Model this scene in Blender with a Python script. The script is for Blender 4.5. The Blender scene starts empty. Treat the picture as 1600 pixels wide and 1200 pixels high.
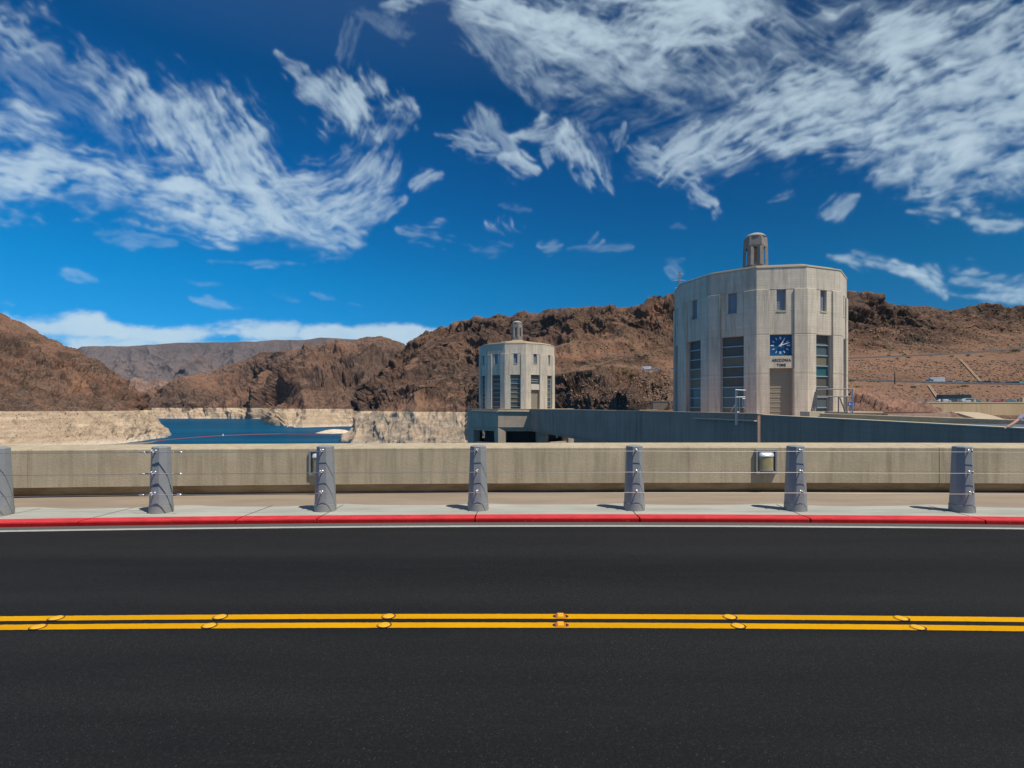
import bpy, bmesh, math, random
import numpy as np
from mathutils import Vector, Matrix
from mathutils.bvhtree import BVHTree
R = math.radians
random.seed(7)
SC = bpy.context.scene
COL = SC.collection

# ------------------------------------------------------------------ camera
EYE = 1.7; FP = 830.0; HZ = 635.0          # eye height, focal length and horizon row (pixels of a 1600 px wide frame)
cam = bpy.data.cameras.new('camera'); camo = bpy.data.objects.new('camera', cam); COL.objects.link(camo)
cam.sensor_width = 36; cam.lens = 36*FP/1600; cam.shift_y = (HZ-600)/1600
cam.clip_start = 0.1; cam.clip_end = 60000
camo.location = (0, 0, EYE); camo.rotation_euler = (R(90), 0, 0)
SC.camera = camo
SC.view_settings.view_transform = 'Standard'; SC.view_settings.look = 'None'
SC.view_settings.exposure = 0; SC.view_settings.gamma = 1

# ------------------------------------------------------------------ sun and sky
SUN = Vector((0.3749, -0.2825, 0.8829)).normalized()
sl = bpy.data.lights.new('sun', 'SUN'); sl.energy = 5.0; sl.angle = R(0.53); sl.color = (1, .93, .82)
so = bpy.data.objects.new('sun', sl); COL.objects.link(so); so.rotation_euler = SUN.to_track_quat('Z', 'Y').to_euler()

# ---- smooth value noise in numpy (clouds and rock relief)
def _hash(ix, iy, iz, seed):
    h = (ix.astype(np.int64)*374761393 + iy.astype(np.int64)*668265263 + iz.astype(np.int64)*2147483647 + seed*974634777) & 0xFFFFFFFF
    h = ((h ^ (h >> 13))*1274126177) & 0xFFFFFFFF; h = ((h ^ (h >> 16))*2246822519) & 0xFFFFFFFF
    return ((h ^ (h >> 15)) & 0xFFFFFF)/float(0xFFFFFF)
def vnoise2(x, y, seed=0):
    ix = np.floor(x); iy = np.floor(y); fx = x-ix; fy = y-iy; fx = fx*fx*fx*(fx*(fx*6-15)+10); fy = fy*fy*fy*(fy*(fy*6-15)+10)
    ix = ix.astype(np.int64); iy = iy.astype(np.int64); z = np.zeros_like(ix)
    a = _hash(ix, iy, z, seed); b = _hash(ix+1, iy, z, seed); c = _hash(ix, iy+1, z, seed); d = _hash(ix+1, iy+1, z, seed)
    return (a+(b-a)*fx)+((c+(d-c)*fx)-(a+(b-a)*fx))*fy
def fbm2(x, y, octv=5, seed=0, gain=.5, lac=2.03):
    s = 0; a = 1; t = 0; c, q = math.cos(.6), math.sin(.6)
    for o in range(octv):
        s = s+a*vnoise2(x, y, seed+o*17); t += a; a *= gain; x, y = (x*c-y*q)*lac+3.1, (x*q+y*c)*lac+7.7
    return s/t
# strokes of cirrus: x1, y1, x2, y2, half width, strength, fibre direction in degrees (0 = level, 90 = upright)
CIRRUS = [(0,20,60,60,30,.7,-40),(60,60,200,140,26,.35,-40),(140,90,230,170,28,.5,-50),(200,130,330,210,36,.85,-52),(300,170,400,262,36,1.0,-55),
 (270,120,350,200,24,.35,-60),(30,90,160,190,30,.18,-40),(20,170,100,230,12,.3,-40),(40,170,60,200,10,.3,-75),
 (-60,215,60,262,44,1.25,-12),(60,250,150,290,36,1.0,-15),(-40,285,200,300,18,.6,-5),(130,285,300,300,28,1.0,-8),(250,300,395,325,32,1.3,-12),(340,335,390,335,14,1.0,-20),(190,262,330,282,18,.5,-35),
 (400,285,480,320,30,.9,-45),(430,320,560,308,34,1.0,15),(420,340,560,365,20,.85,-20),(540,310,612,280,18,.8,35),(600,245,604,295,16,.8,80),(545,270,600,240,14,.5,55),
 (560,200,590,245,20,.7,70),(500,130,560,165,24,.8,-50),(440,80,510,140,9,.8,-50),(555,155,615,165,30,1.0,-65),(622,140,590,215,12,.6,70),(580,335,640,305,11,.7,30),
 (650,288,694,268,13,.7,45),(540,0,552,120,12,.2,80),(520,190,545,240,14,.25,-60),(560,345,620,330,10,.5,15),(600,200,635,200,10,.3,60),
 (680,203,790,238,11,.8,-18),(780,240,842,260,12,1.2,-25),(745,175,800,215,20,.45,-60),(800,203,900,205,14,.7,5),(890,205,945,270,20,1.1,-62),(850,225,880,240,10,.4,-60),
 (966,228,978,188,6,.7,75),(1005,240,1090,262,24,.7,-30),(1060,258,1150,205,28,.9,40),(1080,283,1125,325,8,1.2,-42),(1120,322,1142,360,5,.9,-60),(1150,205,1175,120,14,.25,65),
 (630,358,745,382,9,.8,-10),(745,388,805,378,8,.6,-10),(765,345,822,350,13,.6,-60),(845,377,880,382,8,.8,10),(925,378,948,376,9,1.0,50),(780,318,830,325,7,.4,0),(890,388,990,385,5,.35,0),
 (1203,318,1262,305,6,.55,20),(1282,338,1345,310,7,.6,35),(95,427,150,440,6,.8,-20),(150,366,280,380,7,.4,-5),(330,407,480,412,4,.5,0),(285,437,350,445,4,.45,-5),(300,466,410,482,8,.7,-15),
 (490,456,575,478,4,.4,-20),(1020,408,1075,410,4,.3,0),(1045,425,1072,435,7,.45,-50),(-20,470,22,472,4,.5,0),(1050,357,1075,358,3,.3,0),(160,345,420,352,5,.12,0),(430,460,470,468,4,.3,-10),
 (790,15,1100,35,46,1.2,-10),(830,55,1000,85,36,.6,-25),(590,5,700,0,14,.6,-10),(560,10,640,40,20,.18,-30),(880,50,1180,10,32,.9,20),(1000,95,1120,125,28,.45,-35),(760,30,860,110,30,.3,-50),
 (1190,150,1450,80,50,.95,22),(1200,185,1620,150,46,.95,12),(1440,100,1660,55,64,1.05,20),(1300,215,1640,195,26,.7,8),(1180,30,1400,90,40,.4,-25),(1390,272,1500,235,16,.7,40),(1440,272,1640,250,24,1.0,8),
 (1412,275,1432,310,9,.7,-70),(1560,270,1640,300,18,.7,-35),(1425,324,1500,330,8,.9,-5),(1480,330,1620,345,12,1.15,-10),(1560,355,1640,356,8,.8,0),(1300,404,1450,425,7,1.3,-8),
 (1430,420,1482,458,12,1.3,-40),(1450,436,1580,440,12,.9,-5),(1540,438,1660,462,14,.9,-10),(1172,95,1192,150,10,.4,-65),(900,110,1180,190,50,.08,20),(1000,60,1600,60,110,.12,20),
 (1280,170,1500,230,40,.35,25),(1720,120,2000,220,90,.8,-10),(-300,200,-60,220,50,.9,0),(-400,60,-60,10,50,.7,-20),(1750,420,2100,400,30,.8,5)]
BANK = [(-400,505,0,505,22),(0,506,140,518,20),(0,545,200,560,34),(150,520,330,525,15),(320,524,450,516,14),(300,550,700,556,26),(480,521,690,523,13),(600,528,700,535,14),(690,545,1100,570,10)]
SK = dict(az0=-62., az1=62., el0=-3., el1=48., w=2480, h=1020)
def cloud_map():
    w, h = SK['w'], SK['h']
    az = np.radians(np.linspace(SK['az0'], SK['az1'], w))[None, :]; el = np.radians(np.linspace(SK['el0'], SK['el1'], h))[:, None]
    X = 800+FP*np.tan(az)+0*el; Y = HZ-FP*np.tan(el)/np.cos(az)
    wx = (fbm2(X/190, Y/190, 3, 5)-.5)*56; wy = (fbm2(X/190, Y/190, 3, 9)-.5)*56
    wx += (fbm2(X/50, Y/50, 3, 21)-.5)*13; wy += (fbm2(X/50, Y/50, 3, 33)-.5)*13
    D = np.zeros((h, w)); brk = fbm2(X/60, Y/60, 4, 50); iso = fbm2((X+wx)/36, (Y+wy)/26, 6, 60, .58)
    for i, (x1, y1, x2, y2, hw, amp, fa) in enumerate(CIRRUS):
        ext = hw*3.2+50
        m = (X > min(x1, x2)-ext) & (X < max(x1, x2)+ext) & (Y > min(y1, y2)-ext) & (Y < max(y1, y2)+ext)
        r = np.where(m.any(1))[0]; c = np.where(m.any(0))[0]
        if not len(r) or not len(c): continue
        sl = (slice(r[0], r[-1]+1), slice(c[0], c[-1]+1)); k = min(1., .25+hw/40)
        x = X[sl]+wx[sl]*k; y = Y[sl]+wy[sl]*k
        dx, dy = x2-x1, y2-y1; l2 = dx*dx+dy*dy; t = np.clip(((x-x1)*dx+(y-y1)*dy)/l2, 0, 1)
        tr_ = ((x-x1)*dx+(y-y1)*dy)/l2
        tap = np.clip(1.12-np.abs(tr_-.5)*(1.5 if hw < 15 else .6), .25, 1.1)
        sm_ = hw < 13; hw_ = hw*(1.35 if sm_ else 1.0)
        d = np.hypot(x-x1-t*dx, y-y1-t*dy)/(hw_*tap)
        fr = math.radians(-fa); ca, sa = math.cos(fr), math.sin(fr)
        xx = X[sl]+wx[sl]*.9; yy = Y[sl]+wy[sl]*.9
        u = xx*ca+yy*sa; v = -xx*sa+yy*ca
        uw = (iso[sl]-.5)*14; f1 = fbm2(u/110, (v+uw)/20, 5, 100+i, .62); f2 = fbm2(u/26, (v+uw)/5., 4, 300+i, .66)
        de = d*.98+(.5-f1)*3.2+(.5-brk[sl])*(1.3 if hw > 15 else 1.6)+(.5-iso[sl])*(1.1 if hw > 15 else 2.2)+(.5-f2)*1.2
        env = np.exp(-np.clip(de-.1, 0, 9)**2*(1.1 if hw > 15 else 1.5))
        if y1 > 295 and hw < 10 and x1 < 1080: amp = amp*.62
        fine = np.clip(.50+1.35*(f2-.5)+1.6*(f1-.5)+.9*(iso[sl]-.5), .03, 2)
        q = amp*env*fine*(1.3 if hw > 12 else .95); q = q+.12*amp*np.exp(-(d*.6)**2)*np.clip(iso[sl]*2.4-.6, 0, 1)*(hw > 12)
        D[sl] = np.sqrt(D[sl]**2+q*q)+.35*np.minimum(D[sl], q)
    A = 1-np.exp(-np.clip(D*.95-.04, 0, 9))
    S_ = A
    for _ in range(2):
        for ax in (0, 1): S_ = (np.roll(S_, 1, ax)+np.roll(S_, -1, ax)+S_+.5*np.roll(S_, 2, ax)+.5*np.roll(S_, -2, ax))/4
    A = (S_*.75+A*.25)*.86
    B = np.zeros((h, w)); bn = fbm2(X/70, Y/38, 6, 80, .55)
    for (x1, y1, x2, y2, hw) in BANK:
        dx, dy = x2-x1, y2-y1; xx = X+wx*.3; yy = Y+wy*.25; t = np.clip(((xx-x1)*dx+(yy-y1)*dy)/(dx*dx+dy*dy), 0, 1)
        d = np.hypot((xx-x1-t*dx)*.6, yy-y1-t*dy)/hw
        B = np.maximum(B, np.clip((1.35-d+(bn-.5)*2.6)*.9, 0, 1))
    B = B*B*(3-2*B)*(.72+.28*fbm2(X/45, Y/25, 4, 90))
    return np.clip(np.maximum(A, B*.93), 0, 1)

W = bpy.data.worlds.new('World'); SC.world = W; W.use_nodes = True
nt = W.node_tree; N = nt.nodes; L = nt.links; N.clear()
def nn(t, **k):
    n = N.new(t)
    for a, b in k.items(): setattr(n, a, b)
    return n
def mth(op, a, b=None, c=None, clamp=False):
    n = nn('ShaderNodeMath', operation=op, use_clamp=clamp)
    for i, v in enumerate((a, b, c)):
        if v is None: continue
        if isinstance(v, (int, float)): n.inputs[i].default_value = v
        else: L.new(v, n.inputs[i])
    return n.outputs[0]
out = nn('ShaderNodeOutputWorld'); bg = nn('ShaderNodeBackground'); L.new(bg.outputs[0], out.inputs[0])
sky = nn('ShaderNodeTexSky', sky_type='NISHITA'); sky.sun_disc = False
sky.sun_elevation = math.asin(SUN.z); sky.sun_rotation = math.atan2(SUN.x, SUN.y)
sky.air_density = 1.0; sky.dust_density = 0.3; sky.ozone_density = 3.0; sky.altitude = 400
tc = nn('ShaderNodeTexCoord')
sx = nn('ShaderNodeSeparateXYZ'); L.new(tc.outputs['Generated'], sx.inputs[0])
azn = mth('MULTIPLY', mth('ARCTAN2', sx.outputs[0], sx.outputs[1]), 57.2958)
eln = mth('MULTIPLY', mth('ARCSINE', sx.outputs[2]), 57.2958)
cb = nn('ShaderNodeCombineXYZ'); L.new(azn, cb.inputs[0]); L.new(eln, cb.inputs[1])
AE = cb.outputs[0]
def nz(vec, scale, detail=5, rough=.55, dist=0., sx_=1, sy_=1):
    m_ = nn('ShaderNodeMapping'); L.new(vec, m_.inputs[0]); m_.inputs['Scale'].default_value = (sx_, sy_, 1)
    t_ = nn('ShaderNodeTexNoise'); L.new(m_.outputs[0], t_.inputs['Vector'])
    for k_, v_ in (('Scale', scale), ('Detail', detail), ('Roughness', rough), ('Distortion', dist)): t_.inputs[k_].default_value = v_
    return t_.outputs['Fac']
A_ = cloud_map(); img = bpy.data.images.new('cirrus_cover', SK['w'], SK['h'], alpha=False, float_buffer=True); img.colorspace_settings.name = 'Non-Color'
img.pixels.foreach_set(np.repeat(A_[..., None], 4, 2).astype(np.float32).ravel()); img.update()
cu_ = nn('ShaderNodeCombineXYZ'); L.new(mth('DIVIDE', mth('SUBTRACT', azn, SK['az0']), SK['az1']-SK['az0']), cu_.inputs[0]); L.new(mth('DIVIDE', mth('SUBTRACT', eln, SK['el0']), SK['el1']-SK['el0']), cu_.inputs[1])
ti = nn('ShaderNodeTexImage', extension='CLIP', interpolation='Linear'); ti.image = img; L.new(cu_.outputs[0], ti.inputs[0])
inside = mth('MULTIPLY', mth('LESS_THAN', mth('ABSOLUTE', azn), 61.5), mth('LESS_THAN', eln, 47.5))
rest = nz(AE, .05, 5, .6, .6, sx_=.6); rest = mth('MULTIPLY', mth('MULTIPLY', mth('SUBTRACT', rest, .45, clamp=True), 1.3), mth('GREATER_THAN', eln, 8.0))  # unseen clouds outside the mapped window, added to whiten the ambient light
cloud = mth('ADD', ti.outputs['Color'], mth('MULTIPLY', rest, mth('SUBTRACT', 1.0, inside)), clamp=True)
tr = nn('ShaderNodeValToRGB'); L.new(mth('MULTIPLY', eln, 1/60, clamp=True), tr.inputs[0])
for e_, (p_, c_) in zip([tr.color_ramp.elements[0], tr.color_ramp.elements[1]]+[tr.color_ramp.elements.new(q) for q in (.085, .21, .366, .505, 1.0)],
        [(0, (.16, .58, 1.2, 1)), (.62, (.0, .34, .60, 1)), (.085, (.06, .60, 1.05, 1)), (.21, (.004, .66, 1.05, 1)), (.366, (.0, .50, .92, 1)), (.505, (.0, .38, .70, 1)), (1.0, (.004, .22, .40, 1))]):
    e_.position = p_; e_.color = c_
azf = nn('ShaderNodeMapRange', interpolation_type='SMOOTHSTEP'); L.new(azn, azf.inputs['Value'])
for i_, v_ in enumerate((-46., 46., 1.28, .68)): azf.inputs[i_+1].default_value = v_
tsc = nn('ShaderNodeVectorMath', operation='SCALE'); L.new(tr.outputs[0], tsc.inputs[0]); L.new(azf.outputs[0], tsc.inputs['Scale'])
tint = nn('ShaderNodeMix', data_type='RGBA', blend_type='MULTIPLY'); tint.inputs['Factor'].default_value = 1
L.new(sky.outputs[0], tint.inputs['A']); L.new(tsc.outputs[0], tint.inputs['B'])
mixc = nn('ShaderNodeMix', data_type='RGBA'); L.new(cloud, mixc.inputs['Factor']); L.new(tint.outputs['Result'], mixc.inputs['A'])
mixc.inputs['B'].default_value = (6.6, 8.3, 9.3, 1)
L.new(mixc.outputs['Result'], bg.inputs[0]); bg.inputs[1].default_value = 0.088

# ------------------------------------------------------------------ material helpers
MATS = {}
class NT:
    def __init__(s, name):
        s.m = bpy.data.materials.new(name); s.m.use_nodes = True; s.t = s.m.node_tree; s.N = s.t.nodes; s.L = s.t.links
        s.b = s.N['Principled BSDF']; s.tc = s.N.new('ShaderNodeTexCoord')
    def n(s, t, **k):
        q = s.N.new(t)
        for a, b in k.items(): setattr(q, a, b)
        return q
    def set(s, sock, v):
        if isinstance(v, (int, float)): sock.default_value = v
        elif isinstance(v, tuple): sock.default_value = v if len(v) != 3 or sock.type == 'VECTOR' else (*v, 1)
        else: s.L.new(v, sock)
    def math(s, op, a, b=None, c=None, clamp=False):
        q = s.n('ShaderNodeMath', operation=op, use_clamp=clamp)
        for i, v in enumerate((a, b, c)):
            if v is not None: s.set(q.inputs[i], v)
        return q.outputs[0]
    def noise(s, scale, detail=4, rough=.55, dist=0, sc=(1, 1, 1), out='Fac', vec=None):
        mp = s.n('ShaderNodeMapping'); s.L.new(vec or s.tc.outputs['Object'], mp.inputs[0]); mp.inputs['Scale'].default_value = sc
        q = s.n('ShaderNodeTexNoise'); s.L.new(mp.outputs[0], q.inputs['Vector'])
        q.inputs['Scale'].default_value = scale; q.inputs['Detail'].default_value = detail
        q.inputs['Roughness'].default_value = rough; q.inputs['Distortion'].default_value = dist
        return q.outputs[out]
    def vor(s, scale, feature='F1', out='Distance', sc=(1, 1, 1)):
        mp = s.n('ShaderNodeMapping'); s.L.new(s.tc.outputs['Object'], mp.inputs[0]); mp.inputs['Scale'].default_value = sc
        q = s.n('ShaderNodeTexVoronoi', feature=feature); s.L.new(mp.outputs[0], q.inputs['Vector']); q.inputs['Scale'].default_value = scale
        return q.outputs[out]
    def ramp(s, f, pts, mode='LINEAR'):
        q = s.n('ShaderNodeValToRGB'); s.L.new(f, q.inputs[0]); cr = q.color_ramp; cr.interpolation = mode
        while len(cr.elements) < len(pts): cr.elements.new(.5)
        for e, (p, c) in zip(cr.elements, pts):
            e.position = p; e.color = (*c, 1) if len(c) == 3 else (c[0], c[0], c[0], 1)
        return q.outputs[0]
    def mr(s, f, a, b, c=0., d=1.):
        q = s.n('ShaderNodeMapRange'); s.L.new(f, q.inputs[0])
        for i, v in enumerate((a, b, c, d)): q.inputs[i+1].default_value = v
        return q.outputs[0]
    def mix(s, f, a, b, blend='MIX'):
        q = s.n('ShaderNodeMix', data_type='RGBA', blend_type=blend)
        s.set(q.inputs['Factor'], f); s.set(q.inputs['A'], a); s.set(q.inputs['B'], b)
        return q.outputs['Result']
    def bump(s, h, strength=1., dist=.01, prev=None):
        q = s.n('ShaderNodeBump'); s.L.new(h, q.inputs['Height']); q.inputs['Strength'].default_value = strength
        q.inputs['Distance'].default_value = dist
        if prev: s.L.new(prev, q.inputs['Normal'])
        return q.outputs[0]
    def done(s, col=None, rough=.8, nrm=None, metal=0, spec=.3):
        if col is not None: s.set(s.b.inputs['Base Color'], col)
        s.set(s.b.inputs['Roughness'], rough); s.set(s.b.inputs['Metallic'], metal)
        s.b.inputs['Specular IOR Level'].default_value = spec
        if nrm is not None: s.L.new(nrm, s.b.inputs['Normal'])
        return s.m
def plain(name, c, rough=.6, metal=0, spec=.4, var=.12, sc=6):
    if name in MATS: return MATS[name]
    t = NT(name); f = t.noise(sc, 4)
    MATS[name] = t.done(t.mix(f, tuple(x*(1-var) for x in c), tuple(min(1, x*(1+var)) for x in c)), rough, None, metal, spec)
    return MATS[name]
def concrete(name, c, board=.16, streak=.35, stain=(.19, .13, .08), sc=1., boardamt=.14, warm=.3, lift=0.):
    t = NT(name)
    z = t.n('ShaderNodeSeparateXYZ'); t.L.new(t.tc.outputs['Object'], z.inputs[0])
    big = t.noise(.5*sc, 5, .6); fine = t.noise(14*sc, 5, .7); st = t.noise(3.2*sc, 4, .7, sc=(1, 1, .07)); st2 = t.noise(9*sc, 3, .6, sc=(1, 1, .05))
    col = t.mix(t.mr(big, .3, .7), tuple(x*.84 for x in c), tuple(x*1.12 for x in c))
    col = t.mix(t.math('MULTIPLY', t.mr(st, .47, .70), streak), col, tuple(x*.52 for x in c))
    col = t.mix(t.math('MULTIPLY', t.mr(st2, .5, .75), streak*.6), col, tuple(min(.8, x*1.3) for x in c))
    col = t.mix(t.math('MULTIPLY', t.mr(t.noise(1.1*sc, 4, .65, sc=(1, 1, .25)), .55, .8), warm), col, stain)
    fr = t.math('FRACT', t.math('DIVIDE', z.outputs[2], board))
    line = t.math('ADD', t.math('LESS_THAN', fr, .12), 0)
    brd = t.n('ShaderNodeTexWhiteNoise', noise_dimensions='1D'); t.L.new(t.math('FLOOR', t.math('DIVIDE', z.outputs[2], board)), brd.inputs['W'])
    col = t.mix(t.math('MULTIPLY', brd.outputs['Value'], boardamt*1.6), col, tuple(x*.72 for x in c))
    col = t.mix(t.math('MULTIPLY', line, boardamt*1.8), col, tuple(x*.6 for x in c))
    col = t.mix(t.mr(fine, .3, .7, 0, .22), col, tuple(x*.66 for x in c))
    pit = t.vor(9*sc); pitm = t.math('MULTIPLY', t.math('LESS_THAN', pit, .09), t.mr(t.noise(1.3*sc, 3), .5, .62))
    col = t.mix(t.math('MULTIPLY', pitm, .55), col, tuple(x*.4 for x in c))
    b = t.bump(t.math('SUBTRACT', t.math('ADD', fine, t.math('MULTIPLY', big, 2)), t.math('MULTIPLY', line, boardamt*6)), .5, .012)
    MATS[name] = t.done(col, .88, b, 0, .25); return MATS[name]

# ------------------------------------------------------------------ mesh helpers
class MB:
    def __init__(s): s.v = []; s.f = []; s.mi = []; s.sm = []; s.M = Matrix.Identity(4); s.cur = 0; s.smooth = False
    def add(s, vs, fs):
        o = len(s.v); s.v += [tuple(s.M @ Vector(v)) for v in vs]
        for f in fs: s.f.append([i+o for i in f]); s.mi.append(s.cur); s.sm.append(s.smooth)
    def box(s, x0, x1, y0, y1, z0, z1):
        s.add([(x0,y0,z0),(x1,y0,z0),(x1,y1,z0),(x0,y1,z0),(x0,y0,z1),(x1,y0,z1),(x1,y1,z1),(x0,y1,z1)],
              [(0,3,2,1),(4,5,6,7),(0,1,5,4),(1,2,6,5),(2,3,7,6),(3,0,4,7)])
    def hexa(s, b, t):   # 4 bottom corners and 4 top corners (counter-clockwise seen from above)
        s.add(list(b)+list(t), [(3,2,1,0),(4,5,6,7),(0,1,5,4),(1,2,6,5),(2,3,7,6),(3,0,4,7)])
    def prism(s, poly, z0, z1):
        n = len(poly); s.add([(x, y, z0) for x, y in poly]+[(x, y, z1) for x, y in poly],
              [tuple(range(n))[::-1], tuple(range(n, 2*n))]+[(i, (i+1) % n, n+(i+1) % n, n+i) for i in range(n)])
    def loft(s, rings, cap=True):
        n = len(rings[0]); vs = [p for r in rings for p in r]; fs = []
        for k in range(len(rings)-1):
            for i in range(n):
                j = (i+1) % n; fs.append((k*n+i, k*n+j, (k+1)*n+j, (k+1)*n+i))
        if cap: fs += [tuple(range(n))[::-1], tuple(range((len(rings)-1)*n, len(rings)*n))]
        s.add(vs, fs)
    def lathe(s, prof, n=20, c=(0, 0, 0), ph=0, cap=True):
        s.loft([[(c[0]+r*math.cos(2*math.pi*i/n+ph), c[1]+r*math.sin(2*math.pi*i/n+ph), c[2]+z) for i in range(n)] for r, z in prof], cap)
    def tube(s, pts, r, n=8):
        pts = [Vector(p) for p in pts]; rings = []; rr = r if isinstance(r, (list, tuple)) else [r]*len(pts)
        for i, p in enumerate(pts):
            d = (pts[min(i+1, len(pts)-1)]-pts[max(i-1, 0)]).normalized()
            u = d.cross(Vector((0, 0, 1)) if abs(d.z) < .95 else Vector((1, 0, 0))).normalized(); w = u.cross(d)
            rings.append([tuple(p+(u*math.cos(2*math.pi*k/n)+w*math.sin(2*math.pi*k/n))*rr[i]) for k in range(n)])
        s.loft(rings)
    def sphere(s, c, r, n=10, m=6, sq=(1, 1, 1)):
        rings = []
        for j in range(m+1):
            a = math.pi*(j/m-.5)*.98
            rings.append([(c[0]+r*sq[0]*math.cos(a)*math.cos(2*math.pi*i/n), c[1]+r*sq[1]*math.cos(a)*math.sin(2*math.pi*i/n), c[2]+r*sq[2]*math.sin(a)) for i in range(n)])
        s.loft(rings)
    def build(s, name, mats, parent=None, bevel=0):
        me = bpy.data.meshes.new(name); me.from_pydata(s.v, [], s.f)
        for m in (mats if isinstance(mats, (list, tuple)) else [mats]): me.materials.append(m)
        me.polygons.foreach_set('material_index', s.mi); me.polygons.foreach_set('use_smooth', s.sm)
        bm = bmesh.new(); bm.from_mesh(me); bmesh.ops.recalc_face_normals(bm, faces=bm.faces); bm.to_mesh(me); bm.free()
        o = bpy.data.objects.new(name, me); COL.objects.link(o)
        if parent: o.parent = parent
        if bevel:
            b = o.modifiers.new('bevel', 'BEVEL'); b.width = bevel; b.segments = 2; b.limit_method = 'ANGLE'; b.angle_limit = R(40)
        return o
def tag(o, label=None, cat=None, group=None, kind=None):
    if label: o['label'] = label
    if cat: o['category'] = cat
    if group: o['group'] = group
    if kind: o['kind'] = kind
    return o
def thing(name, label, cat, loc=(0, 0, 0), rz=0, group=None):
    o = bpy.data.objects.new(name, None); COL.objects.link(o); o.location = loc; o.rotation_euler = (0, 0, rz); o.empty_display_size = .3
    return tag(o, label, cat, group)
def copy_tree(o, parent=None):
    c = o.copy(); COL.objects.link(c); c.parent = parent
    for ch in list(o.children): copy_tree(ch, c)
    return c
def at(px, y, z):            # a point of the place seen at pixel (px, y), z metres ahead
    return Vector(((px-800)/FP*z, z, EYE-(y-HZ)/FP*z))
def ath(px, h, z): return Vector(((px-800)/FP*z, z, h))
def para(pts):               # curve of the road: depth as a parabola through three points
    (x0, z0), (x1, z1), (x2, z2) = [((p-800)/FP*z, z) for p, z in pts]
    c = np.polyfit([x0, x1, x2], [z0, z1, z2], 2)
    return lambda X: float(np.polyval(c, X))

# ------------------------------------------------------------------ road, kerb, pavement
KF = para([(0, 7.446), (800, 7.774), (1600, 7.606)])
PF = para([(0, 9.42), (800, 10.02), (1600, 10.0)])
Y1 = para([(0, 4.244), (800, 4.293), (1600, 4.225)])
Y2 = para([(0, 4.078), (800, 4.121), (1600, 4.055)])
XS = list(np.linspace(-22, 22, 89)); SW = 0.065
def strip(mb, f0, f1, h0, h1=None, xs=XS):
    h1 = h0 if h1 is None else h1
    vs = [(x, f0(x), h0) for x in xs]+[(x, f1(x), h1) for x in xs]; n = len(xs)
    mb.add(vs, [(i, i+1, n+i+1, n+i) for i in range(n-1)])
def asphalt():
    t = NT('asphalt'); agg = t.vor(260, out='Color'); d = t.vor(260); spk = t.n('ShaderNodeSeparateColor'); t.L.new(agg, spk.inputs[0])
    agg2 = t.vor(190, out='Color'); s2 = t.n('ShaderNodeSeparateColor'); t.L.new(agg2, s2.inputs[0])
    big = t.noise(.6, 5, .6, sc=(.25, 1.6, 1)); band = t.noise(1.0, 2, .5, sc=(.02, 1, 1)); fine = t.noise(170, 3, .7)
    bd = t.mr(t.math('ADD', band, t.math('MULTIPLY', t.math('SUBTRACT', t.noise(2.2, 4, .6, sc=(.12, 1, 1)), .5), .5)), .36, .64)
    col = t.mix(bd, (.0055, .0072, .009), (.0255, .0255, .025))
    col = t.mix(t.mr(big, .35, .7, 0, .6), col, (.020, .0205, .0205))
    col = t.mix(t.mr(fine, .35, .7, 0, .8), col, (.006, .007, .008))
    sp = t.math('MULTIPLY', t.math('GREATER_THAN', spk.outputs[0], .86), t.mr(spk.outputs[1], 0, 1, .15, 1.0))
    col = t.mix(t.math('MULTIPLY', sp, t.math('MULTIPLY_ADD', bd, .5, .12)), col, (.125, .112, .095))
    sp2 = t.math('GREATER_THAN', s2.outputs[0], .993)
    col = t.mix(t.math('MULTIPLY', sp2, .35), col, (.22, .21, .2))
    g2 = t.noise(70, 3, .8); col = t.mix(t.mr(g2, .35, .65, .0, .55), col, (.004, .005, .006)); g3 = t.noise(38, 2, .7); col = t.mix(t.mr(g3, .5, .75, 0, .35), col, (.045, .042, .038))
    oil = t.mr(t.noise(1.7, 5, .7, sc=(.35, 1, 1)), .60, .78); col = t.mix(t.math('MULTIPLY', oil, .5), col, (.006, .007, .008))
    pale = t.mr(t.noise(2.6, 6, .75, sc=(.15, 1, 1)), .60, .80); col = t.mix(t.math('MULTIPLY', pale, .45), col, (.032, .031, .029))
    b = t.bump(t.math('ADD', fine, t.math('MULTIPLY', d, -1.2)), .9, .006)
    return t.done(col, .85, b, 0, .22)
M_ASPH = asphalt()
def paint(name, c, wear=.4):
    t = NT(name); f = t.noise(90, 5, .8); g = t.noise(3, 4, .7, sc=(.3, 1, 1)); v = t.vor(200)
    col = t.mix(t.mr(g, .3, .7), tuple(x*.82 for x in c), c)
    col = t.mix(t.math('MULTIPLY', t.mr(f, .55, .75), wear), col, (.05, .045, .035))
    return t.done(col, .8, t.bump(v, .6, .003), 0, .08)
M_YEL = paint('yellow_paint', (.66, .325, .0), .6); M_WHT = paint('white_paint', (.42, .42, .40), .9)
mb = MB(); strip(mb, lambda x: -9.0, lambda x: KF(x)-.17, 0.0)
tag(mb.build('road', M_ASPH), kind='structure')
t = NT('gutter_concrete'); c_ = t.mix(t.noise(20, 5, .7), (.06, .06, .058), (.115, .11, .10)); M_GUT = t.done(c_, .9, t.bump(t.noise(90, 4), .4, .005))
mb = MB(); strip(mb, lambda x: KF(x)-.17, lambda x: KF(x)+.01, 0.0, 0.003); tag(mb.build('gutter', M_GUT), kind='structure')
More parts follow.
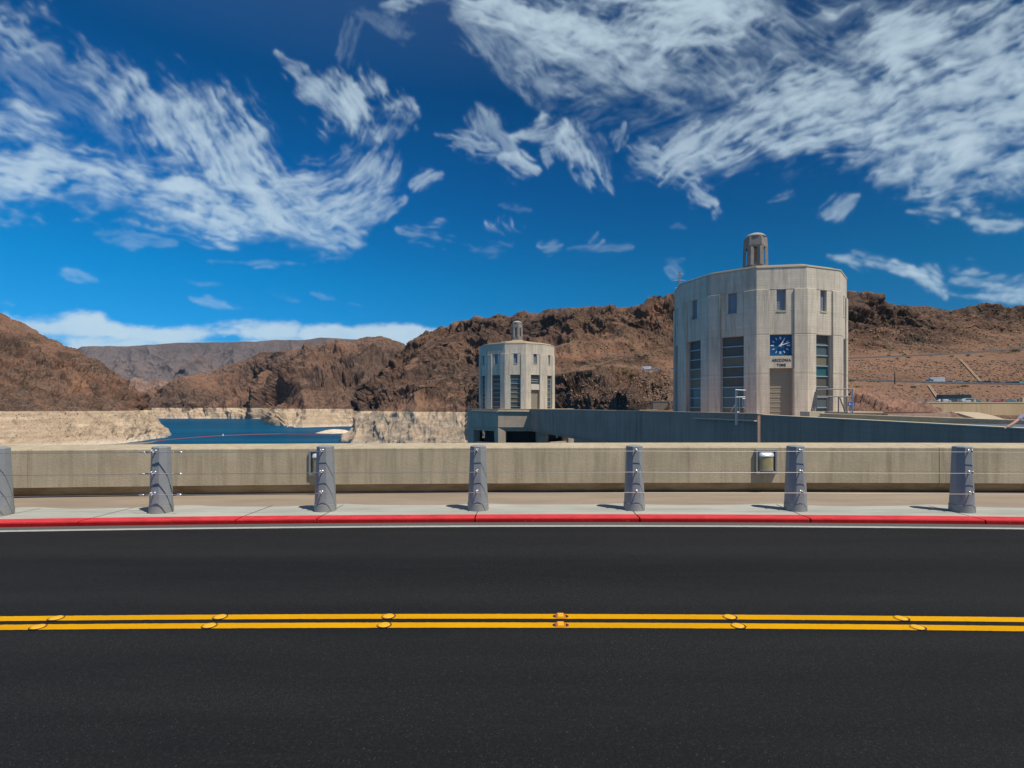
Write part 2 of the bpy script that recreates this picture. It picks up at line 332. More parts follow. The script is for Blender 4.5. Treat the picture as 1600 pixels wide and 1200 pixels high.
# painted lines (each a thin sheet with slightly ragged edges)
def ragged(name, f0, f1, mat, seed, amp=.001):
    rs = np.random.RandomState(seed); xs = list(np.linspace(-20, 20, 1600)); a = rs.randn(1600)*amp; b = rs.randn(1600)*amp; mb = MB()
    vs = [(x, f0(x)+a[i], .004) for i, x in enumerate(xs)]+[(x, f1(x)+b[i], .004) for i, x in enumerate(xs)]
    mb.add(vs, [(i, i+1, 1600+i+1, 1600+i) for i in range(1599)]); return tag(mb.build(name, mat), kind='structure')
ragged('yellow_line', lambda x: Y1(x)-.048, lambda x: Y1(x)+.048, M_YEL, 1)
ragged('yellow_line', lambda x: Y2(x)-.049, lambda x: Y2(x)+.049, M_YEL, 2)
ragged('white_line', lambda x: KF(x)-.29, lambda x: KF(x)-.195, M_WHT, 3, .002)
# kerb in cast lengths
t = NT('red_kerb_paint'); z = t.n('ShaderNodeSeparateXYZ'); t.L.new(t.tc.outputs['Object'], z.inputs[0])
c_ = t.mix(t.mr(t.noise(2.5, 5, .7), .3, .7), (.23, .005, .007), (.32, .010, .012))
c_ = t.mix(t.math('MULTIPLY', t.mr(t.noise(22, 6, .85), .58, .70), .5), c_, (.38, .20, .17))
c_ = t.mix(t.math('MULTIPLY', t.mr(t.noise(9, 6, .8, sc=(.5, 1, 3)), .56, .74), .75), c_, (.10, .045, .04))
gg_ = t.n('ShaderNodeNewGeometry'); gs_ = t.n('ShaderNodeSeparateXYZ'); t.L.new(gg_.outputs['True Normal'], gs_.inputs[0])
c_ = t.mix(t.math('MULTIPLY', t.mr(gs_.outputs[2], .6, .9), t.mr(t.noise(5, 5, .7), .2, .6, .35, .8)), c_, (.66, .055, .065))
M_RED = t.done(c_, .7, t.bump(t.noise(70, 4, .7), .4, .004), 0, .12)
BOLP = [(0, 803), (252, 803.5), (508.5, 801), (747, 799.5), (991, 798), (1243, 800), (1503, 801.5)]
BX = []
for px, yy in BOLP:
    X = (px-800)/FP*8.4
    for _ in range(8): X = (px-800)/FP*(KF(X)+.655)
    BX.append(X)
joints = [-17, -14.7, -12.3, -9.9, -7.6] + [(p-800)/FP*KF((p-800)/FP*7.7) for p in (120, 367, 494, 742, 1000, 1267, 1541)] + [9.2, 11.6, 14, 16.4, 18.8]
mb = MB(); ed = [-21]+sorted(joints)+[21]
for a, b in zip(ed[:-1], ed[1:]):
    g = .010; xs = list(np.linspace(a+g, b-g, 8)); rings = []
    for x in xs:
        k = KF(x); rings.append([(x, k, -.05), (x, k+.006, SW-.015), (x, k+.02, SW), (x, k+.262, SW+.003), (x, k+.262, -.05)])
    mb.loft(rings)
tag(mb.build('kerb', M_RED), kind='structure')
t = NT('pavement_pale'); z = t.n('ShaderNodeSeparateXYZ'); t.L.new(t.tc.outputs['Object'], z.inputs[0])
c_ = t.mix(t.mr(t.noise(1.6, 5, .65, sc=(.5, 1.5, 1)), .3, .7), (.30, .30, .265), (.42, .42, .37))
c_ = t.mix(t.math('MULTIPLY', t.mr(t.noise(9, 5, .7, sc=(.05, 3, 1)), .5, .68), .55), c_, (.26, .26, .24))
c_ = t.mix(t.math('MULTIPLY', t.mr(t.noise(60, 4, .7), .55, .7), .3), c_, (.3, .29, .26))
M_PAV = t.done(c_, .9, t.bump(t.noise(80, 4, .7, sc=(.2, 1, 1)), .4, .004))
t = NT('pavement_tan'); c_ = t.mix(t.mr(t.noise(1.2, 5, .6, sc=(.4, 1.5, 1)), .3, .7), (.25, .20, .15), (.36, .29, .215))
c_ = t.mix(t.mr(t.noise(140, 3, .8), .35, .7, 0, .6), c_, (.15, .12, .095)); M_TAN = t.done(c_, .9, t.bump(t.noise(150, 3, .8), .5, .005))
mb = MB(); strip(mb, lambda x: KF(x)+.264, lambda x: PF(x)+.5, SW-.004); tag(mb.build('pavement', M_TAN), kind='structure')
mb = MB()
def pale_edge(x):
    d = min(abs(x-b) for b in BX); return KF(x)+1.05+.16*math.exp(-(d/.45)**2)+.03*math.sin(x*2.1)
strip(mb, lambda x: KF(x)+.266, pale_edge, SW, xs=list(np.linspace(-21, 21, 400)))
tag(mb.build('pavement_strip', M_PAV), kind='structure')
M_DARK = plain('joint_dark', (.05, .045, .04), .95)
mb = MB()
for i, x in enumerate(sorted(joints)):
    k = KF(x); mb.add([(x-.006, k+.27, SW+.004), (x+.006, k+.27, SW+.004), (x+.05, k+1.1, SW+.004), (x+.038, k+1.1, SW+.004)], [(0, 1, 2, 3)])
tag(mb.build('pavement_joint', M_DARK), kind='structure')

# ------------------------------------------------------------------ dam parapet with cast joints
M_PARA = concrete('parapet_concrete', (.46, .385, .265), board=.42, streak=.7, sc=2.1, boardamt=.07, warm=.5, stain=(.24, .17, .10))
t = NT('parapet_foot'); c_ = t.mix(t.mr(t.noise(2.2, 6, .7, sc=(.5, 1, 2)), .35, .65), (.20, .14, .075), (.36, .28, .175)); M_FOOT = t.done(c_, .9, t.bump(t.noise(30, 5), .4, .01))
mb = MB(); mb.smooth = False
LX = {1: (1199.5-800)/FP*10.0, 2: (501-800)/FP*9.8}
pj = [-17, -12.4, (50-800)/FP*9.55, -3.3+50, (1471-800)/FP*10.0, 12.6, 17]
pj = [p for p in pj if p < 40]
ed = [-22]+pj+[22]
for a, b in zip(ed[:-1], ed[1:]):
    xs = list(np.linspace(a+.006, b-.006, max(4, int((b-a)*3)))); rings = []
    for x in xs:
        p = PF(x); rings.append([(x, p+.16, SW-.01), (x, p+.1, SW+.05), (x, p, SW+.185), (x, p, SW+.845), (x, p+.012, SW+.86), (x, p+.62, SW+.905), (x, p+.75, SW+.89), (x, p+.75, -4)])
    mb.loft(rings)
par = thing('parapet', 'long tan concrete parapet with a slanting foot behind the grey bollards', 'wall')
po = mb.build('parapet_wall', [M_PARA, M_FOOT], par)
for p in po.data.polygons:
    if p.center.z < SW+.17 and p.normal.y < -.2: p.material_index = 1

mb = MB(); mb.prism([(-22, -9), (22, -9)]+[(x, PF(x)+.6) for x in XS[::-1]], -60, -.3)
tag(mb.build('dam', concrete('dam_concrete', (.4, .35, .28))), 'massive concrete arch dam carrying the road', 'dam')

# ------------------------------------------------------------------ bollards and guard cables
t = NT('bollard_paint'); z_ = t.n('ShaderNodeSeparateXYZ'); t.L.new(t.tc.outputs['Object'], z_.inputs[0])
c_ = t.mix(t.mr(t.noise(3, 5, .7), .3, .7), (.205, .225, .238), (.255, .272, .28)); c_ = t.mix(t.math('MULTIPLY', t.mr(t.noise(14, 5, .75, sc=(1, 1, .25)), .56, .75), .5), c_, (.13, .135, .135))
c_ = t.mix(t.math('MULTIPLY', t.mr(z_.outputs[2], .16, .0), t.mr(t.noise(9, 5, .7), .3, .7, .2, .9)), c_, (.27, .25, .21)); c_ = t.mix(t.math('MULTIPLY', t.math('GREATER_THAN', t.noise(38, 4, .7), .69), .7), c_, (.32, .32, .31))
M_BOL = t.done(c_, t.mr(t.noise(6, 4), .3, .7, .38, .6), t.bump(t.noise(60, 3), .15, .003), 0, .5)
M_GAL = plain('galvanised_steel', (.55, .57, .58), .38, .85, .5, .15, 60)
M_CAB = plain('cable_steel', (.36, .35, .33), .45, .7, .5, .15, 60)
CH = [.945, .62, .306]
def oct_ring(r, blend, z, n=48):
    out_ = []
    for i in range(n):
        a = 2*math.pi*i/n; k = math.pi/4; am = ((a-k/2) % k)-k/2   # octagon with a flat side towards the road
        ro = r*math.cos(math.pi/8)/math.cos(am) if True else r
        rr = ro*(1-blend)+r*blend; out_.append((rr*math.cos(a), rr*math.sin(a), z))
    return out_
def make_bollard():
    b = thing('bollard', 'grey bollard', 'bollard')
    m = MB(); m.smooth = True
    m.loft([oct_ring(.165-.035*h/1.0, max(0, 1-h/.75)**1.2, h) for h in (.125, .2, .3, .4, .5, .6, .7, .8, .9, 1.0)]+
           [oct_ring(.126, .1, 1.008), oct_ring(.10, .6, 1.018), oct_ring(.05, 1, 1.024)])
    o = m.build('post', M_BOL, b)
    o.data.set_sharp_from_angle(angle=R(14)) if hasattr(o.data, 'set_sharp_from_angle') else None
    m = MB(); m.smooth = True; m.loft([oct_ring(.167, 1, -.004), oct_ring(.166, 1, .112), oct_ring(.158, 1, .114), oct_ring(.157, 1, .125)])
    o = m.build('base_sleeve', M_BOL, b); o.data.set_sharp_from_angle(angle=R(40))
    for h in CH:
        m = MB(); m.smooth = True; r = .165-.035*h
        yb = -r*.93; m.lathe([(.020, 0), (.020, .014)], 6); 
        m.v = [(v[0], yb+.004-v[2], v[1]+h+.012) for v in m.v]
        m.tube([(0, yb, h+.012), (0, yb-.05, h+.012)], .009, 8)
        q = [(.018*math.cos(a), yb-.066-.004*math.sin(a*2), h+.012+.018*math.sin(a)) for a in np.linspace(0, 2*math.pi, 13)]
        q = [(x*.5, yb-.068+ (x*.9), z) for x, _, z in q]; m.tube(q, .0075, 7)
        o = m.build('eye_bolt', M_GAL, b)
    return b
bproto = make_bollard()
names = ['grey tapered bollard cut off by the left edge of the photo', 'grey tapered bollard carrying the three cable turnbuckles, in front of the lake inlet',
         'grey tapered bollard partly hiding a recessed wall light, in front of the pale headland', 'grey tapered bollard below the left corner of the far tower platform',
         'grey tapered bollard midway between the two towers, at the end of the bridge beam', 'grey tapered bollard just right of the square wall light',
         'grey tapered bollard nearest the right edge, beside the dark parapet joint']
BC = []
for i, X in enumerate(BX):
    b = bproto if i == 0 else copy_tree(bproto)
    yc = KF(X)+.655; b.location = (X, yc, SW); b['label'] = names[i]; b['group'] = 'grey bollards along the kerb'; BC.append((X, yc))
    b.rotation_euler.z = R(random.uniform(-2, 2))
for ci, h in enumerate(CH):
    c = thing('guard_cable', ['top', 'middle', 'lowest'][ci]+' steel guard cable strung along the front of the grey bollards', 'cable', group='steel cables strung between the bollards')
    r = .165-.035*h; pts = []
    ext = [(BX[0]-2.3, KF(BX[0]-2.3)+.655)]+BC+[(BX[-1]+2.4, KF(BX[-1]+2.4)+.655), (BX[-1]+4.8, KF(BX[-1]+4.8)+.655)]
    ext = [(BX[0]-4.6, KF(BX[0]-4.6)+.655)]+ext
    P = [Vector((x, y-r*.93-.068, SW+h-.004)) for x, y in ext]
    for a, b in zip(P[:-1], P[1:]):
        for s in range(6):
            f = s/6; q = a.lerp(b, f); q.z -= .004*math.sin(math.pi*f); pts.append(q)
    pts.append(P[-1]); m = MB(); m.smooth = True; m.tube(pts, .0042, 6); m.build('cable', M_CAB, c)
    p = P[3]; d = (P[4]-P[3]).normalized()
    m = MB(); m.smooth = True
    S = lambda s, dz=0: p+d*s+Vector((0, -.004, dz))
    m.tube([S(-.20), S(-.17), S(-.16), S(-.12), S(-.11)], [.006, .014, .013, .014, .006], 8)
    m.tube([S(-.10, .009), S(0, .011)], .006, 6); m.tube([S(-.10, -.009), S(0, -.011)], .006, 6)
    m.tube([S(.02), S(.06), S(.07), S(.12), S(.13), S(.3), S(.31)], [.008, .008, .011, .011, .0075, .0075, .006], 8)
    m.tube([S(.31), S(.36), S(.37), S(.41), S(.44)], [.007, .008, .017, .017, .006], 8)
    m.build('turnbuckle', M_GAL, c)

# ------------------------------------------------------------------ square lights let into the parapet
M_FRM = plain('brushed_aluminium', (.42, .42, .42), .4, .75, .5, .2, 8)
t = NT('amber_lens'); c_ = t.mix(t.noise(9, 3), (.22, .20, .10), (.42, .38, .22)); M_LENS = t.done(c_, .18, t.bump(t.noise(14, 2, sc=(1, 1, .2)), .3, .01), 0, .6)
def wall_light(X, label):
    y = PF(X); o = thing('wall_light', label, 'wall light', (X, y, SW+.36), group='square lights in the parapet')
    m = MB(); w, h, d = .2, .46, .06
    m.box(-w, -w+.035, -d, -.0, 0, h); m.box(w-.035, w, -d, 0, 0, h); m.box(-w+.035, w-.035, -d, 0, 0, .045); m.box(-w+.035, w-.035, -d, 0, h-.03, h)
    m.build('frame', M_FRM, o, .004)
    m = MB(); m.box(-w+.036, w-.036, -.022, -.001, .046, h-.031); m.build('backing', plain('fixture_dark', (.16, .15, .14), .5, .4), o)
    m = MB(); m.smooth = True; ring = []
    for k in range(13):
        a = math.pi*k/12; ring.append((-.135*math.cos(a), -.03-.075*math.sin(a)))
    m.loft([[(x, y_, z_) for x, y_ in ring] for z_ in (.075, .33)]); g = m.build('lens', M_LENS, o); g.data.set_sharp_from_angle(angle=R(50))
    m = MB(); m.smooth = True
    m.loft([[(x*1.06, y_*1.05-.004, z_) for x, y_ in ring] for z_ in (.331, .35)]+[[(x*1.06, -.03+(y_+.03)*.35, z_) for x, y_ in ring] for z_ in (.405,)])
    g = m.build('hood', plain('white_enamel', (.72, .74, .75), .3, .3), o); g.data.set_sharp_from_angle(angle=R(50))
    m = MB(); m.loft([[(x*1.04, y_*1.03-.003, z_) for x, y_ in ring] for z_ in (.055, .0745)]); m.build('lower_rim', M_FRM, o)
wall_light(LX[1], 'square metal wall light with an amber lens, fully visible beside a grey bollard')
wall_light(LX[2]-.02, 'square metal wall light half hidden behind a grey bollard')

# ------------------------------------------------------------------ round buttons and reflectors on the yellow lines
M_YB = plain('yellow_ceramic', (.72, .38, .004), .5, 0, .4, .1, 40); M_ORG = plain('orange_reflector', (.75, .16, .005), .2, 0, .7, .1, 40)
def disc_marker(px, y, f, label):
    z = EYE*FP/(y-HZ); X = (px-800)/FP*z; z = f(X)
    o = thing('lane_button', label, 'road stud', (X, z, 0.0), group='yellow round buttons on the centre lines')
    m = MB(); m.smooth = True; m.lathe([(.047, .005), (.046, .0085), (.036, .0105), (.02, .011), (.005, .011)], 28); m.build('dome', M_YB, o)
    m = MB(); n = 36; rs = random.Random(int(px)); ri = [(.051) for i in range(n)]; ro = [.051+.010*(.5+.5*math.sin(2*math.pi*i/n*1+px*.0+2.6))+.002*rs.random() for i in range(n)]
    vs = [(ri[i]*math.cos(2*math.pi*i/n), ri[i]*math.sin(2*math.pi*i/n), .0075) for i in range(n)]+[(ro[i]*math.cos(2*math.pi*i/n), ro[i]*math.sin(2*math.pi*i/n), .0072) for i in range(n)]
    m.add(vs, [(i, (i+1) % n, n+(i+1) % n, n+i) for i in range(n)]); m.build('tar_ring', plain('tar', (.02, .02, .022), .7), o)
DM = [(90, 965.5, Y1), (58, 981, Y2), (345, 964, Y1), (327, 978.5, Y2), (607, 963.5, Y1), (600, 977.5, Y2), (1140, 965, Y1), (1152, 978, Y2), (1408, 967, Y1), (1434, 981.5, Y2)]
wh = ['far left', 'far left', 'below the turnbuckle bollard', 'below the turnbuckle bollard', 'left of the orange reflectors', 'left of the orange reflectors',
      'right of the orange reflectors', 'right of the orange reflectors', 'farthest right', 'farthest right']
for (px, y, f), w_ in zip(DM, wh):
    disc_marker(px, y, f, 'round yellow button on the %s yellow line, %s' % ('upper' if f is Y1 else 'lower', w_))
for f, nm in ((Y1, 'upper'), (Y2, 'lower')):
    X = 76/FP*f(.4); o = thing('reflector', 'raised yellow reflector with orange ends on the %s yellow line' % nm, 'road stud', (X, f(X), .004), group='orange ended reflectors on the centre lines'); o.scale = (.85, .85, .75)
    m = MB(); m.hexa([(-.03, -.045, 0), (.03, -.045, 0), (.03, .045, 0), (-.03, .045, 0)], [(-.028, -.038, .022), (.028, -.038, .022), (.028, .038, .022), (-.028, .038, .022)]); m.build('body', M_YB, o, .003)
    for s in (-1, 1):
        m = MB(); q = [(s*.0305, -.045, 0), (s*.05, -.045, 0), (s*.05, .045, 0), (s*.0305, .045, 0)]; tp = [(s*.0285, -.038, .021), (s*.034, -.038, .016), (s*.034, .038, .016), (s*.0285, .038, .021)]
        if s < 0: q, tp = q[::-1], tp[::-1]
        m.hexa(q, tp); m.build('lens', M_ORG, o)
    m = MB(); m.prism([(.075*math.cos(a), .047*math.sin(a)) for a in np.linspace(0, 2*math.pi, 24, endpoint=False)], .0002, .0030); m.build('tar_pad', plain('tar', (.02, .02, .022), .7), o)

# ------------------------------------------------------------------ intake towers
M_TOW = concrete('tower_concrete', (.67, .585, .465), board=.26, streak=1.0, sc=.62, boardamt=.2, warm=.55, stain=(.27, .205, .14))
M_TOW2 = concrete('deck_concrete', (.46, .375, .285), board=.3, streak=.6, sc=.5, boardamt=.08, warm=.2)
M_STN = concrete('stained_shade_concrete', (.43, .285, .215), board=.3, streak=.75, sc=.5, boardamt=.1, warm=.15, stain=(.1, .08, .07))  # stained; shade tone also put into the base, reddened against blue skylight
M_CAP = plain('roof_tan', (.36, .27, .17), .9); M_LIP = plain('lip_tan', (.56, .46, .32), .9)
M_MUL = plain('window_frame_blue', (.34, .42, .47), .5, .3); M_GT = plain('glass_teal', (.035, .11, .11), .12, 0, .6, .15, 1)
M_GD = plain('glass_grey', (.09, .11, .11), .15, 0, .6, .2, 1); M_GB = plain('blind_tan', (.17, .155, .10), .4, 0, .4, .2, 1); M_GB2 = plain('blind_dim', (.105, .095, .075), .4, 0, .4, .2, 1)
M_SHUT = plain('shutter_beige', (.34, .30, .23), .6, .1); M_UPW = plain('louvre_bluegrey', (.22, .26, .31), .5, .2)
T15 = math.tan(R(15))
def tower(name, label, C, Rr, phase, top, base, special, clock, seed):
    o = thing(name, label, 'tower', (C[0], C[1], 0)); rs = random.Random(seed)
    A = Rr*math.cos(R(15)); S = Rr/9.4
    def hx(m, k, t0, t1, r0, r1, z0, z1):
        th = R(phase+30*k+15); n = Vector((math.sin(th), -math.cos(th), 0)); tt = Vector((math.cos(th), math.sin(th), 0))
        def P(t, r, z):
            tv = {'L': -r*T15, 'R': r*T15}.get(t, t) if isinstance(t, str) else t
            return tuple(n*r+tt*tv+Vector((0, 0, z)))
        m.hexa([P(t0, r1, z0), P(t1, r1, z0), P(t1, r0, z0), P(t0, r0, z0)], [P(t0, r1, z1), P(t1, r1, z1), P(t1, r0, z1), P(t0, r0, z1)])
    p = A; q = A-.15; i_ = A-1.0; hw = 1.2*S; zb = top-2.35; zw = top-4.55; zt = top-6.95; pw = .44
    m = MB()
    for k in range(12):
        hx(m, k, 'L', 'R', i_, q+.02, zb, top-.12)
        
        for a_, b_ in ((base, zt-4.0), (zt-3.97, zt-.02), (zt+.02, zb)): hx(m, k, 'L', -hw, i_, p, a_, b_); hx(m, k, hw, 'R', i_, p, a_, b_)
        hx(m, k, 'L', -hw-.01, i_+.1, p-.03, base+.1, zb-.1); hx(m, k, hw+.01, 'R', i_+.1, p-.03, base+.1, zb-.1)
        hx(m, k, -hw, -pw, i_, q, zw, zb); hx(m, k, pw, hw, i_, q, zw, zb)
        hx(m, k, -hw, hw, i_, q, zt, zw)
        if k == special:
            if clock:
                hx(m, k, -hw, -1.1, i_, q+.01, zt-2.2, zt); hx(m, k, 1.1, hw, i_, q+.01, zt-2.2, zt)
                hx(m, k, -hw, hw, i_, q+.01, zt-3.45, zt-2.2)
            else:
                hx(m, k, -hw, hw, i_, q-.05, zt-3.3, zt-2.1)
        if k != special: hx(m, k, -hw, hw, i_, A-.3, base, base+.35)
    m.build('wall', M_TOW, o, .03)
    if clock is not None and special is not None:
        # the door face: a wider opening cut into the pilasters is shown by jambs standing proud
        m = MB(); k = special
        hx(m, k, -hw, -hw+.05, i_, A-.02, base, zt-3.45 if clock else zt-3.3); hx(m, k, hw-.05, hw, i_, A-.02, base, zt-3.45 if clock else zt-3.3); m.build('door_jamb', M_TOW, o)
        m = MB(); zd = zt-3.45 if clock else zt-3.3
        nsl = 22; hz_ = (zd-base)/nsl
        for s in range(nsl): hx(m, k, -hw+.05, hw-.05, A-.75, A-.60-(.03 if s % 2 else 0), base+s*hz_, base+(s+.86)*hz_)
        hx(m, k, -hw+.05, hw-.05, A-.8, A-.66, base, zd); m.build('door', M_SHUT, o)
    m = MB()
    for k in range(12): hx(m, k, 'L', 'R', i_+.2, q+.07, top-.12, top)
    for k in range(12): hx(m, k, 'L', 'R', A-1.3, A-.85, top-.1, top+.32)
    m.build('coping', M_LIP, o)
    m = MB(); rings = []
    for r_, z_ in ((A/math.cos(R(15))-1.0, top-.05), (A*.6, top+.75), (1.7, top+1.45), (1.3, top+1.6)):
        rings.append([(r_*math.sin(R(phase+30*j)), -r_*math.cos(R(phase+30*j)), z_) for j in range(12)])
    m.loft(rings); m.build('roof', M_CAP, o)
    # inner core so that nothing shows through
    m = MB(); m.lathe([(A-.95, base), (A-.95, top-.3)], 24); m.build('inner_core', plain('dark_inside', (.03, .03, .03), .9), o)
    for k in range(12):
        f = MB(); hx(f, k, -pw+.0, pw, A-.52, A-.44, zw, zb)
        for s in range(9): hx(f, k, -pw+.04, pw-.04, A-.44, A-.425, zw+.1+s*.24*S, zw+.24+s*.24*S)
        w = f.build('upper_window', M_UPW, o)
        f = MB(); hx(f, k, -pw-.03, pw+.03, A-.43, A-.10, zw-.10, zw+.03); f.build('sill', M_LIP, w)
        if k == special and clock: continue
        if k == special:
            z0, z1, npn = zt-2.1, zt, 4
        else: z0, z1, npn = base+.35, zt, 8
        f = MB(); f.cur = 0; hx(f, k, -hw, -hw+.13, A-.62, A-.42, z0, z1); hx(f, k, hw-.13, hw, A-.62, A-.42, z0, z1)
        ph = (z1-z0)/npn; g = MB()
        for s in range(npn):
            a = z0+s*ph; hx(f, k, -hw+.13, hw-.13, A-.62, A-.44+(.02 if s % 2 else 0), a, a+.11)
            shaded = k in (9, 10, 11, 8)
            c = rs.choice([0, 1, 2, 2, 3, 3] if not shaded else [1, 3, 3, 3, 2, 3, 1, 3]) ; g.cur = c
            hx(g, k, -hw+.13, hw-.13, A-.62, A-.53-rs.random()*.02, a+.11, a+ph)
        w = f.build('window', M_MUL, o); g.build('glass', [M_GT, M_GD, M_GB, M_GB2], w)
    # lantern on the roof
    lz = top+1.5; ln = thing_part = MB(); a6 = [R(phase+60*j) for j in range(6)]
    hexr = lambda r: [(r*math.sin(a), -r*math.cos(a)) for a in a6]
    m = MB(); m.prism(hexr(1.5), lz-.3, lz+.3); m.prism(hexr(1.38), lz+.3, lz+.75)
    m.smooth = False
    rings = [[(x, y, z_) for x, y in hexr(r_)] for r_, z_ in ((1.32, lz+2.9), (1.34, lz+3.1), (1.27, lz+4.0), (1.22, lz+4.12))]; m.loft(rings)
    for j in range(6):
        a = a6[j]; ca = Vector((math.sin(a), -math.cos(a), 0)); ta = Vector((math.cos(a), math.sin(a), 0))
        def sq(r_, w_, z_): return [tuple(ca*(r_-.32)-ta*w_+Vector((0,0,z_))), tuple(ca*(r_)-ta*w_*.5+Vector((0,0,z_))), tuple(ca*r_+ta*w_*.5+Vector((0,0,z_))), tuple(ca*(r_-.32)+ta*w_+Vector((0,0,z_)))]
        m.hexa(sq(1.38, .42, lz+.75), sq(1.33, .42, lz+2.9))
        b = R(phase+60*j+30); cb_ = Vector((math.sin(b), -math.cos(b), 0)); tb = Vector((math.cos(b), math.sin(b), 0))
        for s in (-1, 1):   # corner haunches that round the openings
            pts = [cb_*1.1+tb*s*.62, cb_*1.16+tb*s*.62, cb_*1.16+tb*s*.25, cb_*1.1+tb*s*.25]
            lo = [tuple(pp+Vector((0, 0, lz+(2.45 if i in (0, 1) else 2.86)))) for i, pp in enumerate(pts)]; hi = [tuple(pp+Vector((0, 0, lz+2.9))) for pp in pts]
            m.hexa(lo if s > 0 else lo[::-1], hi if s > 0 else hi[::-1])
        e = MB()
    m.build('lantern', plain('lantern_stone', (.23, .21, .19), .85, 0, .3, .35, 2), o)
    m = MB(); m.smooth = True; m.lathe([(1.18, lz+4.12), (1.1, lz+4.32), (.85, lz+4.52), (.5, lz+4.66), (.1, lz+4.7)], 24); m.build('lantern_dome', plain('dome_stone', (.34, .32, .29), .85), o)
    m = MB(); m.smooth = True; m.lathe([(1.02, lz+.75), (1.02, lz+.95), (.85, lz+.97), (.85, lz+1.2), (.7, lz+1.25), (.62, lz+1.6), (.62, lz+2.3)], 20); g = m.build('lantern_plinth', plain('pale_stone', (.5, .47, .42), .85), o); g.data.set_sharp_from_angle(angle=R(40))
    m = MB(); m.smooth = True; m.lathe([(.3, lz+2.0), (.6, lz+2.1), (.8, lz+2.35), (.86, lz+2.6), (.8, lz+2.92)], 20); m.build('lamp_bowl', plain('lamp_bowl_olive', (.36, .33, .20), .4), o)
    if clock:
        th = R(phase+30*special+15); n = Vector((math.sin(th), -math.cos(th), 0))
        cl = MB(); cl.box(-1.1, 1.1, -.05, 0, -1.1, 1.1); c = cl.build('clock', plain('clock_blue', (.005, .09, .24), .5, 0, .4, .08, 1), o)
        c.location = n*(A-.50)+Vector((0, 0, zt-1.1)); c.rotation_euler.z = th
        mk = plain('clock_white', (.75, .74, .70), .5)
        def bar(a, r0, r1, w, y0, y1, nm):
            q = MB(); da = Vector((math.sin(a), 0, math.cos(a))); pa = Vector((math.cos(a), 0, -math.sin(a)))
            pts = [da*r0-pa*w, da*r0+pa*w, da*r1+pa*w*.8, da*r1-pa*w*.8]
            q.hexa([tuple(v+Vector((0, y1, 0))) for v in pts], [tuple(v+Vector((0, y0, 0))) for v in pts]); return q.build(nm, mk, c)
        for h in range(12):
            if h in (0, 6):
                for s in (-1, 1):
                    q = MB(); q.box(s*.05-.03, s*.05+.03, -.08, -.05, (.62 if h == 0 else -.88), (.88 if h == 0 else -.62)); q.build('hour_mark', mk, c)
            else: bar(R(30*h), .62 if h % 3 == 0 else .66, .95 if h % 3 == 0 else .9, .065 if h % 3 == 0 else .038, -.08, -.05, 'hour_mark')
        bar(R(30), -.18, .68, .065, -.16, -.13, 'hand'); bar(R(72), -.2, .92, .05, -.20, -.17, 'hand')
        q = MB(); q.lathe([(.1, 0), (.1, .16)], 16); q.v = [(v[0], -v[2]-.05, v[1]) for v in q.v]; q.build('hub', mk, c)
        tx = plain('letter_black', (.02, .02, .02), .5)
        for s_, dz, sz in (('ARIZONA', -2.76, .385), ('TIME', -3.25, .385)):
            cu = bpy.data.curves.new('lettering', 'FONT'); cu.body = s_; cu.size = sz; cu.extrude = .012; cu.offset = .006; cu.align_x = 'CENTER'; cu.space_character = 1.12
            tmp = bpy.data.objects.new('tmp', cu); COL.objects.link(tmp); dg = bpy.context.evaluated_depsgraph_get()
            me = bpy.data.meshes.new_from_object(tmp.evaluated_get(dg)); bpy.data.objects.remove(tmp); me.name = 'lettering'
            me.materials.clear(); me.materials.append(tx); lo = bpy.data.objects.new('lettering', me); COL.objects.link(lo); lo.parent = o
            lo.location = n*(A-.126)+Vector((0, 0, zt+dz-.0)); lo.rotation_euler = (R(90), 0, th)
    return o
tower('intake_tower', 'near twelve sided concrete tower with a blue clock and the words ARIZONA TIME', (28.86, 63), 9.4, 6, 16.0, .1, 10+1, True, 3)
tower('intake_tower', 'far twelve sided concrete tower without a clock, standing over a dark colonnade', (1.2, 125), 9.1, 12, 15.6, .3, 0, False, 5)

# ------------------------------------------------------------------ platforms, bridges and ramp
def wallrun(mb, pts, th, depth, side=1):
    """parapet wall following a top polyline (x, y, ztop), outer face on the line, thickness th towards `side`"""
    P = [Vector(p) for p in pts]; nrm = []
    for i in range(len(P)):
        d = (P[min(i+1, len(P)-1)]-P[max(i-1, 0)]); d.z = 0; d.normalize(); nrm.append(Vector((d.y, -d.x, 0))*side*th)
    for i in range(len(P)-1):
        a, b = P[i], P[i+1]; a2, b2 = a+nrm[i], b+nrm[i+1]
        lo = [(v.x, v.y, v.z-depth) for v in (a, b, b2, a2)]; hi = [tuple(v) for v in (a, b, b2, a2)]
        if side < 0: lo, hi = lo[::-1], hi[::-1]
        mb.hexa(lo, hi)
